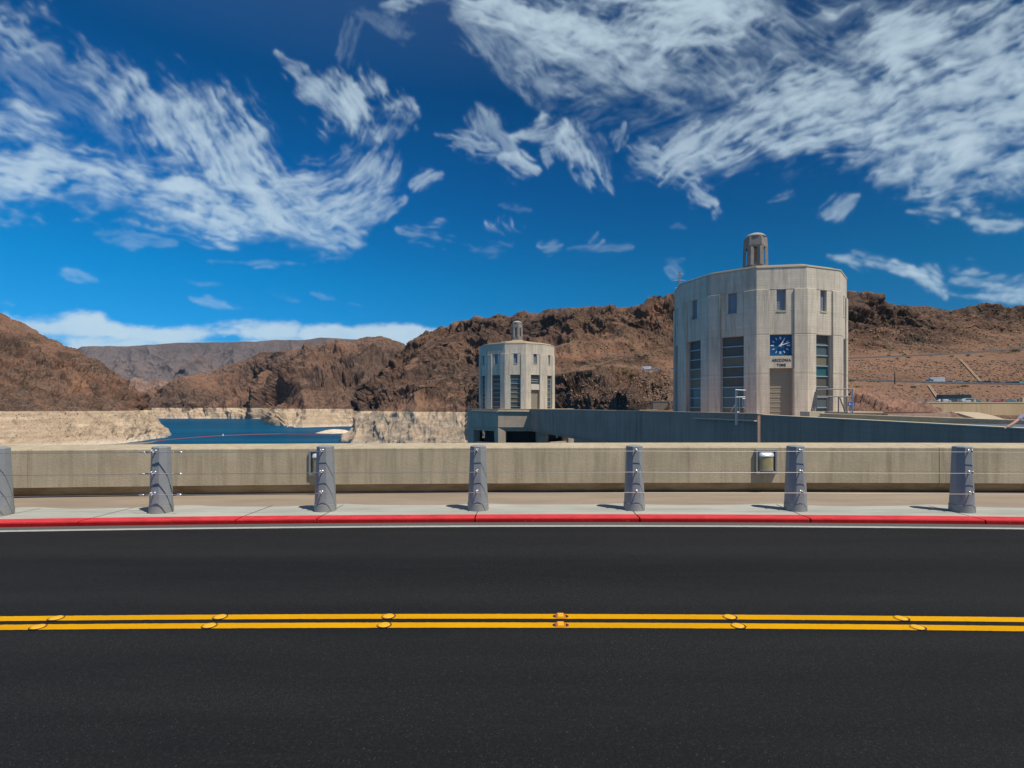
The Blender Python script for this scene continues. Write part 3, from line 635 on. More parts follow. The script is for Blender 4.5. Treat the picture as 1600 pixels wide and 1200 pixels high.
# ramp from the dam to the near platform
r0 = Vector((19.6, 9.0, .80)); r1 = Vector((19.0, 19.7, .84)); r2 = Vector((18.0, 38.5, 1.06))
rp = thing('ramp', 'concrete ramp wall in shade leading from the road to the near tower', 'bridge', (18, 30, 0)); LO = Vector((18, 30, 0))
def lb(m, name, mat, par, off, bevel=0):
    m.v = [tuple(Vector(v)-off) for v in m.v]; return m.build(name, mat, par, bevel)
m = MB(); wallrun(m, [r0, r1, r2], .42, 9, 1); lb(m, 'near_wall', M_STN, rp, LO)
m = MB(); wallrun(m, [v+Vector((-.03, 0, .06)) for v in (r0, r1, r2)], .48, .055, 1); lb(m, 'coping', M_LIP, rp, LO)
q0 = Vector((28.3, 12, .85)); q1 = Vector((26.2, 28, .94)); q2 = Vector((22.6, 39.0, 1.135))
m = MB(); wallrun(m, [q0, q1, q2], .45, 1.6, 1); lb(m, 'far_wall', concrete('ramp_inner', (.46, .37, .24), warm=.4), rp, LO)
m = MB(); wallrun(m, [v+Vector((-.03, 0, .06)) for v in (q0, q1, q2)], .5, .055, 1); lb(m, 'coping', M_LIP, rp, LO)
m = MB(); m.hexa([(19.9, 9, -1), (28, 12, -1), (22.5, 39, -.6), (18.3, 38.5, -.6)], [(19.9, 9, -.1), (28, 12, -.1), (22.5, 39, .08), (18.3, 38.5, .08)]); lb(m, 'deck', M_PAV, rp, LO)
m = MB(); m.box(21.9, 23.0, 39.1, 40.4, 0, 1.32); lb(m, 'end_pier', M_LIP, rp, LO)
# near platform
NP = [(18.5, 40), (16.9, 50), (15.2, 62), (16.5, 74), (22, 82), (36, 82), (43, 74), (43, 54), (38, 46), (29, 41)]
npf = thing('platform', 'shaded concrete platform under the near clock tower', 'platform', (28.9, 63, 0)); LO = Vector((28.9, 63, 0))
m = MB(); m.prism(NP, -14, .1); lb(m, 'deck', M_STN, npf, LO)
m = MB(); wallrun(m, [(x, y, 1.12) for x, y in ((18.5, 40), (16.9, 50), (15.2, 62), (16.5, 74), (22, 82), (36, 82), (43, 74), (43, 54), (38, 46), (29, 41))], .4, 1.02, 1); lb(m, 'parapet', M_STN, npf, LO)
m = MB(); wallrun(m, [(x, y, 1.18) for x, y in ((18.46, 39.95), (16.86, 50), (15.16, 62), (16.45, 74.05), (22, 82.05))], .48, .055, 1); lb(m, 'coping', M_LIP, npf, LO)
m = MB(); wallrun(m, [(18.5, 40.02, .66), (17.05, 49.2, .66)], .28, .1, -1); lb(m, 'ledge', M_LIP, npf, LO)
# far platform with colonnade
CP = Vector((2.0, 125, 0)); ap = 12.0; rc = ap/math.cos(R(22.5))
octo = [(rc*math.sin(R(22.5+45*k)), -rc*math.cos(R(22.5+45*k))) for k in range(8)]
def oc(r): return [(x*r/rc, y*r/rc) for x, y in octo]
fp = thing('platform', 'octagonal concrete platform with a dark colonnade under the far tower', 'platform', tuple(CP))
def ringwall(m, r_out, r_in, z0, z1):
    a, b = oc(r_out), oc(r_in)
    for i in range(8):
        j = (i+1) % 8
        m.hexa([(*a[i], z0), (*a[j], z0), (*b[j], z0), (*b[i], z0)], [(*a[i], z1), (*a[j], z1), (*b[j], z1), (*b[i], z1)])
m = MB(); ringwall(m, rc, rc-.5, -2.75, 1.12); ringwall(m, rc-.25, rc-1.2, -3.1, -2.75); ringwall(m, rc-.5, rc-1.5, -3.6, -3.1); m.prism(oc(rc-.5), -1, .1); m.build('parapet', M_TOW2, fp, .02)
m = MB(); ringwall(m, rc+.04, rc-.54, 1.12, 1.19); m.build('coping', M_LIP, fp)
m = MB()
for i in (6, 7):
    a, b = octo[i], octo[(i+1) % 8]
    f0, f1 = (.13, 1.0) if i == 6 else (0, .97)
    d = [(a[0]+(b[0]-a[0])*f0, a[1]+(b[1]-a[1])*f0), (a[0]+(b[0]-a[0])*f1, a[1]+(b[1]-a[1])*f1)]
    wallrun(m, [(d[0][0], d[0][1], .78), (d[1][0], d[1][1], .66)], .3, .14, 1)
m.build('ledge', M_LIP, fp)
for i in range(8):
    a = Vector((*octo[i], 0)); n = a.normalized(); tt = Vector((-n.y, n.x, 0))
    m = MB(); w = 1.05
    def sec(z, dw=0): return [tuple(n*(rc-2.6)-tt*(w+dw)+Vector((0, 0, z))), tuple(n*(rc-.9)-tt*(w+.35+dw)+Vector((0, 0, z))), tuple(n*(rc-.02)+Vector((0, 0, z))), tuple(n*(rc-.9)+tt*(w+.35+dw)+Vector((0, 0, z))), tuple(n*(rc-2.6)+tt*(w+dw)+Vector((0, 0, z)))]
    m.loft([sec(-50), sec(-8, -.25), sec(-2.8, 0)]); m.build('column', M_TOW2, fp, .02)
    b = Vector((*octo[(i+1) % 8], 0)); mid = (a+b)/2; nm = mid.normalized()
    m = MB(); 
    tm = (b-a).normalized(); 
    m.hexa([tuple(mid-tm*3.6-nm*.9+Vector((0,0,-50))), tuple(mid+tm*3.6-nm*.9+Vector((0,0,-50))), tuple(mid+tm*3.6-nm*1.5+Vector((0,0,-50))), tuple(mid-tm*3.6-nm*1.5+Vector((0,0,-50)))],
           [tuple(mid-tm*3.6-nm*.9+Vector((0,0,-6.1))), tuple(mid+tm*3.6-nm*.9+Vector((0,0,-6.1))), tuple(mid+tm*3.6-nm*1.5+Vector((0,0,-6.1))), tuple(mid-tm*3.6-nm*1.5+Vector((0,0,-6.1)))])
    m.build('sill_wall', M_TOW2, fp)
m = MB(); m.lathe([(8.4, -50), (8.4, -1)], 24); m.build('shaft', plain('dark_shaft', (.07, .07, .07), .9), fp)  # dark interior of the openings is put into the shaft's own colour
# bridge between the platforms
b0 = Vector((15.3, 61.5, 1.12)); b1 = Vector((3.7, 113.6, 1.12)); w_ = Vector((5.6, 1.1, 0))
br = thing('bridge', 'shaded concrete footbridge running from the near platform to the far tower', 'bridge', tuple((b0+b1)/2*1.0)); LO = (b0+b1)/2
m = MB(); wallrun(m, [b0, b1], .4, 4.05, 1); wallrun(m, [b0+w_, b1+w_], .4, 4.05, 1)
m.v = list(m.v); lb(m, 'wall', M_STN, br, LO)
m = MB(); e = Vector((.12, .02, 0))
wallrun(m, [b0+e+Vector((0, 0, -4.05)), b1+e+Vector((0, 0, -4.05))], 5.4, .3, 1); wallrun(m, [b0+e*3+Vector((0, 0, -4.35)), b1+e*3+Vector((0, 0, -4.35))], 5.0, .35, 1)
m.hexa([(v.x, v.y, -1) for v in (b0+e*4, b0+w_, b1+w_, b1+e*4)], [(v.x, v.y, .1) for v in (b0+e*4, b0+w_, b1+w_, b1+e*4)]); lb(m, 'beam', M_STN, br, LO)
m = MB(); wallrun(m, [b0+Vector((-.04, 0, .06)), b1+Vector((-.04, 0, .06))], .48, .055, 1); lb(m, 'coping', M_LIP, br, LO)

# railings by the near tower
M_RAIL = plain('rail_grey', (.40, .42, .43), .5, .6); M_RAILD = plain('rail_brown_grey', (.2, .19, .18), .6, .4)
def rails(name, label, segs, z, r=.035, mat=None, cat='railing'):
    o = thing(name, label, cat, tuple(at(segs[0][0][0], 645, z))); LO = at(segs[0][0][0], 645, z)
    for nm, grp_ in (('post', [s for s in segs if abs(s[0][0]-s[1][0]) < 1.0]), ('rail', [s for s in segs if abs(s[0][0]-s[1][0]) >= 1.0])):
        for s in grp_:
            m = MB(); m.tube([at(*p[:2], p[2] if len(p) > 2 else z) for p in s], r, 6); lb(m, nm, mat or M_RAIL, o, LO)
    return o
rails('gate', 'pale metal safety gate fixed to the platform wall left of the clock', [((1149, 609), (1149, 664)), ((1151, 609), (1151, 664)), ((1164.5, 610), (1164.5, 645)), ((1155, 620), (1155, 645)), ((1149, 609), (1165, 610)), ((1149, 620.5), (1165, 620.5)),
      ((1151, 644), (1155, 644)), ((1160, 623), (1160, 636)), ((1160, 623), (1164.5, 623)), ((1160, 636), (1164.5, 639)), ((1142, 643), (1149, 632))], 39.4, .038, plain('gate_grey', (.30, .32, .33), .5, .5), 'gate')
rails('railing', 'brown grey railing with slanting stair rails beside the near tower', [((1275.5, 608.5), (1333, 607.5)), ((1275.5, 619.5), (1333, 619.5)), ((1275.5, 608), (1275.5, 649)), ((1310, 620), (1310, 646)), ((1323.5, 619), (1323.5, 646)),
      ((1292.5, 622), (1292.5, 645)), ((1274, 612), (1266, 650)), ((1274.5, 614), (1269, 650)), ((1275, 617), (1272, 650)), ((1312, 621), (1321, 645))], 41.5, .045, M_RAILD)
rails('post', 'tall grey pole standing in front of the blue sign', [((1332, 607), (1332, 647))], 41.0, .06, M_RAIL, 'pole')
sg = thing('sign', 'small blue sign on a thin post right of the near tower', 'sign', tuple(ath(1329, 0, 43)))
m = MB(); p = at(1330, 631.5, 43)-ath(1329, 0, 43); m.box(p.x-.27, p.x+.27, -.03, 0, p.z-.16, p.z+.16); m.build('panel', plain('sign_blue', (.01, .07, .33), .4), sg)
m = MB(); m.tube([(0, .03, -.2), (0, .03, p.z+.1)], .03, 6); m.build('post', M_RAIL, sg)
m = MB()
for a, b, c, d in ((-.2, -.14, -.1, .1), (-.1, -.02, .02, .07), (-.1, -.02, -.07, -.02), (.03, .09, -.1, .1), (.13, .2, -.08, -.03), (.13, .2, .0, .05)): m.box(p.x+a, p.x+b, -.036, -.031, p.z+c, p.z+d)
m.build('marking', plain('sign_white', (.6, .65, .7), .5), sg)
# pale barrier on the ramp deck
bg_ = thing('barrier', 'pale grey metal barrier standing on the ramp behind the shaded wall', 'barrier', (24.6, 26, 0)); LO = Vector((24.6, 26, 0))
a = at(1468, 661.5, 31); b = at(1606, 663.5, 25)
m = MB()
wallrun(m, [a, b], .06, .17, -1); lb(m, 'rail', plain('barrier_pale', (.50, .55, .62), .5, .2), bg_, LO)
for f in (.1, .45, .85):
    q = a.lerp(b, f); m = MB(); m.box(q.x-.12, q.x+.12, q.y+.02, q.y+.16, -.05, q.z-.14); lb(m, 'leg', plain('barrier_pale', (.50, .55, .62), .5, .2), bg_, LO)
#TERRAIN_BEGIN
# ------------------------------------------------------------------ terrain
def h3(ix, iy, iz, s): return _hash(ix, iy, iz, s)
def vnoise3(P, seed=0):
    I = np.floor(P); F = P-I; F = F*F*F*(F*(F*6-15)+10); I = I.astype(np.int64); x, y, z = I.T; fx, fy, fz = F.T
    def c(a, b, d): return h3(x+a, y+b, z+d, seed)
    l = lambda a, b, t: a+(b-a)*t
    return l(l(l(c(0,0,0), c(1,0,0), fx), l(c(0,1,0), c(1,1,0), fx), fy), l(l(c(0,0,1), c(1,0,1), fx), l(c(0,1,1), c(1,1,1), fx), fy), fz)
ROT = np.array([[.8, .6, 0], [-.48, .64, .6], [.36, -.48, .8]])
def fbm3(P, octv=5, seed=0, gain=.5, ridged=False):
    s = 0; a = 1; t = 0
    for o in range(octv):
        n = vnoise3(P, seed+o*13)
        if ridged: n = (1-np.abs(2*n-1))**2
        s = s+a*n; t += a; a *= gain; P = (P@ROT.T)*2.07+5.3
    return s/t
def cell3(P, seed=0):
    """blocky rock: value of the nearest cell point, and distance to the border"""
    I = np.floor(P).astype(np.int64); F = P-I; d1 = np.full(len(P), 9.); d2 = d1.copy(); val = np.zeros(len(P))
    for a in (-1, 0, 1):
        for b in (-1, 0, 1):
            for c in (-1, 0, 1):
                x, y, z = I[:, 0]+a, I[:, 1]+b, I[:, 2]+c
                q = np.stack([a+h3(x, y, z, seed), b+h3(x, y, z, seed+1), c+h3(x, y, z, seed+2)], 1)-F
                d = (q*q).sum(1); v = h3(x, y, z, seed+3); nr = d < d1
                d2 = np.where(nr, d1, np.minimum(d2, d)); d1 = np.where(nr, d, d1); val = np.where(nr, v, val)
    return val, np.sqrt(d2)-np.sqrt(d1)
RING = -4.0; LAKE = -43.3
class Row:
    """control row: (u, px or None, v, z); v > 400 is a picture row, otherwise a height in metres"""
    def __init__(s, pts, w=1.0):
        q = []
        for p in pts:
            u, px, v, z = p if len(p) == 4 else (p[0], None, p[1], p[2])
            px = u if px is None else px; h = EYE-(v-HZ)/FP*z if v > 400 else v
            q.append((u, (px-800)/FP*z, z, h))
        s.a = np.array(q, float); s.w = w; s.c = .5
    def ev(s, u): return np.stack([np.interp(u, s.a[:, 0], s.a[:, k]) for k in (1, 2, 3)], -1)
    def cg(s, u): return np.full_like(u, s.c) if isinstance(s.c, (int, float)) else np.interp(u, *zip(*s.c))
    def wt(s, u): return np.full_like(u, s.w) if isinstance(s.w, (int, float)) else np.interp(u, *zip(*s.w))
def sheet(name, rows, u0, u1, du, rowsub, mat, wl, amp, seed, gully=.5, blocky=.6, octv=6, dscale=False):
    u = np.arange(u0, u1+du, du); n = len(u)
    C = np.stack([r.ev(u) for r in rows]); Wt = np.stack([r.wt(u) for r in rows]); Ct = np.stack([r.cg(u) for r in rows])
    G = []; GW = []; GC_ = []
    for i in range(len(rows)-1):
        k = rowsub[i]; t = np.linspace(0, 1, k, endpoint=False)[:, None, None]
        G.append(C[i][None]*(1-t)+C[i+1][None]*t); GW.append(Wt[i][None]*(1-t[..., 0])+Wt[i+1][None]*t[..., 0]); GC_.append(Ct[i][None]*(1-t[..., 0])+Ct[i+1][None]*t[..., 0])
    G.append(C[-1][None]); GW.append(Wt[-1][None]); GC_.append(Ct[-1][None]); CR = np.concatenate(GC_).reshape(-1); G = np.concatenate(G); GW = np.concatenate(GW); m = G.shape[0]
    du_ = np.gradient(G, axis=1); dv_ = np.gradient(G, axis=0); nr = np.cross(du_, dv_); nr /= np.linalg.norm(nr, axis=2, keepdims=True)+1e-9
    k = max(3, n//60)                                    # soft normals so that the relief does not tear at creases
    for _ in range(2):
        pad = np.pad(nr, ((0, 0), (k, k), (0, 0)), mode='edge'); cs = np.cumsum(pad, 1); nr = (cs[:, 2*k:]-cs[:, :-2*k])/(2*k)
    nr /= np.linalg.norm(nr, axis=2, keepdims=True)+1e-9
    P = G.reshape(-1, 3); NR = nr.reshape(-1, 3)
    wp = P+(np.stack([fbm3(P/wl*1.3, 3, seed+60), fbm3(P/wl*1.3, 3, seed+61), fbm3(P/wl*1.3, 3, seed+62)], 1)-.5)*wl*.5
    big = fbm3(wp/wl, octv, seed, .52, True)-.42
    gl = fbm3(wp*np.array([1, 1, .22])/(wl*.55), 5, seed+7, .55, True)-.45
    cv, cd = cell3(wp*np.array([1, 1, .6])/(wl*.22), seed+3); cv2, cd2 = cell3(wp*np.array([1, 1, .7])/(wl*.075), seed+5)
    rock = fbm3(P/(wl*1.7), 3, seed+9); rk = np.clip((rock-.42)*5, .15, 1); CR = np.clip(CR+(fbm3(P/(wl*1.1), 4, seed+88)-.5)*1.6*(CR > .01), 0, 1); rk = rk*(.35+1.15*CR)
    cv3, cd3 = cell3(P*np.array([1, 1, .8])/(wl*.03), seed+6)
    d = amp*((cv3-.5)*.16*blocky*rk+np.minimum(cd3, .3)*.13*blocky*rk+big*1.9+gully*gl*1.8+blocky*rk*((cv-.5)*.75+np.minimum(cd, .25)*.9+(cv2-.5)*.30+np.minimum(cd2, .3)*.25))
    d += amp*.14*(fbm3(P/(wl*.045), 3, seed+20, .6)-.5)
    d *= GW.reshape(-1)*(np.clip(P[:, 1]/620, .35, 1.1) if dscale else 1)
    if dscale: d = np.minimum(d, amp*1.0)
    V = P+NR*d[:, None]
    idx = np.arange(m*n).reshape(m, n)
    F = np.stack([idx[:-1, :-1], idx[:-1, 1:], idx[1:, 1:], idx[1:, :-1]], -1).reshape(-1, 4)
    me = bpy.data.meshes.new(name); me.vertices.add(len(V)); me.vertices.foreach_set('co', V.ravel().astype(np.float32))
    me.loops.add(F.size); me.loops.foreach_set('vertex_index', F.ravel().astype(np.int32))
    me.polygons.add(len(F)); me.polygons.foreach_set('loop_start', (np.arange(len(F))*4).astype(np.int32))
    me.polygons.foreach_set('loop_total', np.full(len(F), 4, np.int32)); me.update(); at_ = me.attributes.new('crag', 'FLOAT', 'POINT'); at_.data.foreach_set('value', CR.astype(np.float32)); me.materials.append(mat)
    o = bpy.data.objects.new(name, me); COL.objects.link(o); tag(o, kind='structure')
    bvh = BVHTree.FromPolygons(V.tolist(), F.tolist())
    return o, bvh

def rock_mat(name, s=1., tones=None, ring=True, talus=(.30, .175, .115), scrub=.22, bumpk=1.):
    """s: size of the features in metres relative to the near slope"""
    t = NT(name); a, b, c, d = tones or ((.19, .108, .072), (.07, .044, .034), (.26, .13, .08), (.165, .12, .098))
    z = t.n('ShaderNodeSeparateXYZ'); t.L.new(t.tc.outputs['Object'], z.inputs[0])
    g = t.n('ShaderNodeNewGeometry'); gn = t.n('ShaderNodeSeparateXYZ'); t.L.new(g.outputs['True Normal'], gn.inputs[0])
    n1 = t.noise(.02/s, 6, .62); n2 = t.noise(.07/s, 6, .68); n3 = t.noise(.35/s, 6, .72); n4 = t.noise(.013/s, 4, .6, 1.5)
    col = t.mix(t.mr(n1, .38, .62), a, b); col = t.mix(t.mr(n4, .5, .66), col, c); col = t.mix(t.math('MULTIPLY', t.mr(n2, .52, .68), .7), col, d)
    col = t.mix(t.math('MULTIPLY', t.mr(n3, .5, .7), .55), col, tuple(x*.42 for x in b))
    col = t.mix(t.math('MULTIPLY', t.mr(t.noise(.9/s, 5, .7), .55, .72), .45), col, tuple(min(1, x*1.7) for x in a))
    ca = t.n('ShaderNodeAttribute', attribute_name='crag'); col = t.mix(t.math('MULTIPLY', t.mr(ca.outputs['Fac'], .35, .8), .6), col, t.mix(n2, tuple(x*.5 for x in b), tuple(x*.92 for x in d)))
    flat = t.math('MULTIPLY', t.mr(t.math('ADD', gn.outputs[2], t.math('MULTIPLY', t.math('SUBTRACT', n2, .5), .9)), .80, .97), .7)
    for vs_, am_ in ((.12/s, .6), (.45/s, .55)):
        ve = t.vor(vs_, 'DISTANCE_TO_EDGE', sc=(1, 1, .6)); col = t.mix(t.math('MULTIPLY', t.mr(ve, .07, .0), t.math('MULTIPLY', t.mr(ca.outputs['Fac'], .1, .6), am_)), col, tuple(x*.35 for x in b))
    tal = t.mix(t.mr(t.noise(.6/s, 5, .7), .35, .65), talus, tuple(x*.62 for x in talus))
    flat = t.math('MAXIMUM', flat, t.mr(ca.outputs['Fac'], .30, .02, 0, .8))
    col = t.mix(flat, col, tal)
    if scrub:
        v = t.vor(.33/s); dots = t.math('MULTIPLY', t.math('LESS_THAN', v, .17), t.mr(t.noise(.05/s, 3), .45, .6))
        col = t.mix(t.math('MULTIPLY', t.math('MULTIPLY', dots, t.mr(gn.outputs[2], .35, .6)), scrub), col, (.085, .085, .035))
    if ring:
        zz = t.math('ADD', z.outputs[2], t.math('MULTIPLY', t.math('SUBTRACT', t.noise(.12/s, 4), .5), 1.2))
        band = t.noise(.16, 5, .6, .3, sc=(.05, .05, 1.6)); pn = t.noise(.11/s, 6, .7); pn2 = t.noise(.5/s, 5, .7)
        pale = t.mix(t.mr(pn, .35, .65), (.60, .48, .345), (.38, .285, .195))
        pale = t.mix(t.math('MULTIPLY', t.mr(band, .42, .60), .75), pale, (.36, .265, .19))
        pale = t.mix(t.math('MULTIPLY', t.mr(pn2, .55, .72), .6), pale, (.24, .18, .13))
        pale = t.mix(t.mr(z.outputs[2], -43.0, -36.0, .55, 0), pale, (.62, .57, .50))
        v = t.vor(.2); dots = t.math('MULTIPLY', t.math('LESS_THAN', v, .13), t.mr(z.outputs[2], -24, -12))
        pale = t.mix(t.math('MULTIPLY', dots, .7), pale, (.13, .12, .05))
        col = t.mix(t.math('LESS_THAN', zz, RING), col, pale)
    bp = t.bump(n3, 1., 1.1*s*bumpk); bp = t.bump(t.vor(.5/s, 'DISTANCE_TO_EDGE'), .6, -.0+.7*s*bumpk, bp); bp = t.bump(t.noise(1.6/s, 4, .7), .8, .35*s*bumpk, bp)
    return t.done(col, .95, bp, 0, .12)
MR_NEAR = rock_mat('canyon_rock', 1.0, scrub=0)
MR_LEFT = rock_mat('canyon_rock_left', 1.4, ((.23, .132, .088), (.085, .055, .042), (.29, .15, .095), (.17, .13, .108)))
MR_MID = rock_mat('canyon_rock_mid', 2.6, ((.21, .122, .082), (.085, .055, .044), (.28, .145, .09), (.165, .12, .10)), scrub=.2)
MR_FAR = rock_mat('mesa_rock', 6., ((.17, .14, .135), (.13, .11, .112), (.19, .135, .12), (.18, .165, .165)), ring=False, talus=(.17, .14, .13), scrub=0)
MR_RED = rock_mat('knoll_rock', .42, ((.34, .19, .135), (.19, .115, .085), (.42, .22, .16), (.28, .2, .16)), ring=False, talus=(.33, .20, .145), scrub=.3)

def mixrow(ra, rb, t, tz, w=1.0):
    r = Row([(0, 5, 10)]); us = np.array(sorted(set(ra.a[:, 0]) | set(rb.a[:, 0]))); A = ra.ev(us); B = rb.ev(us)
    q = A+(B-A)*np.array([tz, tz, t]); r.a = np.column_stack([us, q]); r.w = w; return r
def behind(r, dz, hh, w=.5):
    q = Row([(0, 5, 10)]); q.a = r.a.copy(); f = (r.a[:, 2]+dz)/r.a[:, 2]; q.a[:, 1] *= f; q.a[:, 2] *= f; q.a[:, 3] = r.a[:, 3]*hh[0]+hh[1]; q.w = w; return q

# far mesa and low red hills
rg = Row([(60,560,5750),(100,552,5750),(120,547,5750),(128,541,5750),(200,541,5750),(280,536,5750),(400,534,5750),(430,531,5750),(475,531,5750),(500,528,5750),(530,529,5750),(565,531,5750),(620,540,5750),(760,548,5750)], .06)
cl = Row([(60,572,5650),(120,557,5650),(200,555,5650),(400,549,5650),(760,556,5650)], .4)
md = Row([(60,600,5300),(120,596,5300),(250,595,5300),(400,590,5300),(760,590,5300)], 1.1)
lo = Row([(60,626,4500),(760,626,4500)], .6)
sheet('mesa', [Row([(60,-45,3900),(760,-45,3900)]), lo, md, cl, rg, behind(rg, 500, (1, -5)), behind(rg, 1500, (.1, -40))], 60, 760, 1.1, [4, 40, 50, 22, 6, 4], MR_FAR, 620, 44, 11, gully=2.6, blocky=.1, octv=3)
rg = Row([(150,622,3900),(185,606,3900),(200,594,3900),(212,590,3900),(230,598,3900),(247,592,3900),(262,597,3900),(285,606,3900),(340,618,3900)], .5)
sheet('red_hills', [Row([(150,-45,3300),(340,-45,3300)]), mixrow(Row([(150,-45,3300),(340,-45,3300)]), rg, .45, .4), rg, behind(rg, 500, (.1, -40))], 150, 340, 1.2, [12, 30, 5],
      rock_mat('red_hill_rock', 4, ((.28,.17,.125),(.2,.12,.1),(.38,.27,.2),(.26,.18,.14)), ring=False, talus=(.36,.27,.21), scrub=0), 260, 40, 19, gully=1., blocky=.4)
# hills across the bay
W0 = Row([(200,-43.3-25,1990),(400,-68,1940),(412,-68,1850),(430,-68,1450),(447,-68,1100),(548,-68,1150),(760,-68,1150)], .5)
W1 = Row([(200,-43.3,2010),(400,-43.3,1966),(412,-43.3,1880),(430,-43.3,1480),(447,-43.3,1132),(548,-43.3,1180),(760,-43.3,1180)], .6)
RT = Row([(200,RING,2070),(395,RING,2010),(425,RING,1850),(455,RING,1450),(480,RING,1260),(548,RING,1235),(760,RING,1230)], .6)
rg = Row([(200,636,2300),(225,624,2350),(270,602,2400),(282,595,2400),(325,587,2400),(350,575,2400),(360,571,2400),(385,562,2400),(410,552,2350),(447,547,2250),(475,543,2200),(492,540,2100),(510,536,2050),(547,534,1950),(560,531,1900),(575,527,1900),(592,528,1900),(610,531,1900),(635,539,1900),(649,542,1900),(700,550,1900),(760,560,1900)], .2)
M1 = mixrow(RT, rg, .18, .2); M2 = mixrow(RT, rg, .45, .5); M3 = mixrow(RT, rg, .78, .78, .65)
hill_m, bvh_m = sheet('bay_hills', [W0, W1, RT, M1, M2, M3, rg, behind(rg, 250, (.8, 0)), behind(rg, 900, (0, -40))], 200, 760, .9, [4, 30, 24, 30, 36, 30, 6, 3], MR_MID, 300, 52, 23, gully=.9, blocky=.7)
# small pale island
m = MB(); rs = random.Random(4)
rings = []
for r_, z_ in ((1, -1.5), (.93, .3), (.7, 2.6), (.42, 4.6), (.15, 5.6)):
    rings.append([((30*r_*(1+.25*rs.random()))*math.cos(a), 12*r_*(1+.25*rs.random())*math.sin(a), z_*(1+.25*rs.random())) for a in np.linspace(0, 2*math.pi, 28, endpoint=False)])
m.loft(rings); p = at(524, 677, 45*FP/(677-HZ)); m.M = Matrix.Translation((p.x, p.y, LAKE))
m.v = [tuple(m.M @ Vector(v)) for v in m.v]; tag(m.build('island', plain('pale_rock', (.62, .52, .40), .9, 0, .2, .3, .2)), kind='structure')
# left hill
W0 = Row([(-150,-75,440),(0,-75,500),(125,-75,570),(185,-75,610),(200,205,-75,630),(228,246,-75,720),(240,262,-75,770),(252,262,-75,930),(300,200,-75,1200)], .3)
W1 = Row([(-150,LAKE,490),(0,LAKE,545),(125,LAKE,602),(185,LAKE,644),(200,205,LAKE,662),(228,246,LAKE,752),(240,258,LAKE,795),(252,254,LAKE,900),(300,180,LAKE,1200)], .5)
RT = Row([(-150,RING,550),(0,RING,600),(125,RING,655),(185,RING,705),(200,201,RING,730),(228,222,RING,790),(240,229,RING,812),(252,228,RING,900),(300,170,RING,1160)], .5)
rg = Row([(-150,400,880),(-60,455,890),(0,492,890),(30,505,890),(60,520,890),(95,537,885),(120,547,880),(135,562,875),(160,580,865),(190,596,850),(205,610,845),(220,625,835),(236,228,638,815),(240,228.5,641,816),(252,226,641,880),(300,165,641,1050)], .4)
M1 = mixrow(RT, rg, .25, .25); M2 = mixrow(RT, rg, .6, .55)
hill_l, bvh_l = sheet('left_hill', [W0, W1, RT, M1, M2, rg, behind(rg, 120, (.7, 0)), behind(rg, 500, (0, -60))], -150, 300, .8, [4, 50, 50, 60, 50, 8, 4], MR_LEFT, 110, 17, 31, gully=.8, blocky=.8)
# the mountain on the right, with its benches for the roads
RW = [(500, 1), (860, 1), (885, 0), (1800, 0)]
H = {}
H['W0'] = Row([(500,575,-70,830),(530,528,-70,625),(600,-70,545),(730,-70,470),(800,-70,410),(880,-70,240),(960,-70,180),(1050,-70,140),(1180,-70,130),(1320,-70,112),(1800,-70,95)], .5)
H['W1'] = Row([(500,580,LAKE,830),(530,535,LAKE,640),(600,LAKE,560),(730,LAKE,490),(800,LAKE,425),(880,LAKE,255),(960,LAKE,195),(1050,LAKE,152),(1180,LAKE,145),(1320,LAKE,125),(1800,LAKE,100)], .5)
H['C'] = Row([(500,592,RING,810),(530,560,RING,660),(600,RING,612),(660,RING,570),(730,RING,540),(800,RING,455),(880,RING,285),(960,RING,222),(1050,RING,175),(1180,RING,176),(1320,RING,152),(1400,RING,186),(1800,RING,186)], [(500, .5), (1300, .5), (1400, 0), (1800, 0)])
H['D'] = Row([(500,593,-1,815),(530,562,-1,662),(600,6,650),(660,622,620),(730,622,580),(800,630,480),(880,638,300),(960,640,235),(1050,641,190),(1180,0,186),(1320,2.4,189),(1480,2.9,190),(1800,3,190)], [(500, 1), (800, 1.2), (880, 2.3), (1050, 2.2), (1150, 1), (1300, 0), (1800, 0)])
H['E'] = Row([(500,594,0,820),(530,562.5,1,665),(600,610,665),(660,605,655),(730,600,620),(800,612,510),(880,612,340),(960,612,300),(1050,616,300),(1180,3,220),(1320,3,222),(1480,3.3,224),(1800,3.3,224)], [(500, 1), (800, 1.2), (880, 2.6), (1030, 2.4), (1060, 1.2), (1150, 1), (1300, 0), (1800, 0)])
H['F'] = Row([(500,595,0,825),(530,563,1.5,668),(575,620,680),(600,600,690),(660,585,695),(730,575,670),(800,590,550),(880,580,405),(1000,579,400),(1050,577,395),(1180,22,340),(1320,594.5,275),(1480,599.5,266),(1620,602,262),(1800,603,260)], RW)
g = Row([(0,5,10)]); g.a = H['F'].a.copy(); f = (g.a[:, 2]+12)/g.a[:, 2]; g.a[:, 1] *= f; g.a[:, 2] *= f; g.a[:, 3] += np.interp(g.a[:, 0], [500, 600, 820, 880, 1800], [0, 4, 4, 0, 0]); g.w = RW; H['G'] = g
H['Hh'] = Row([(500,596,0,830),(530,563.5,2,670),(575,612,700),(600,588,720),(660,560,750),(730,545,730),(800,560,610),(880,561,450),(1000,560,450),(1050,558,445),(1180,560,400),(1320,561,335),(1480,554.5,330),(1620,544,330),(1800,530,330)], [(500, 1), (1250, .8), (1310, 0), (1800, 0)])
g = Row([(0,5,10)]); g.a = H['Hh'].a.copy(); f = (g.a[:, 2]+7)/g.a[:, 2]; g.a[:, 1] *= f; g.a[:, 2] *= f; g.w = H['Hh'].w; H['I'] = g
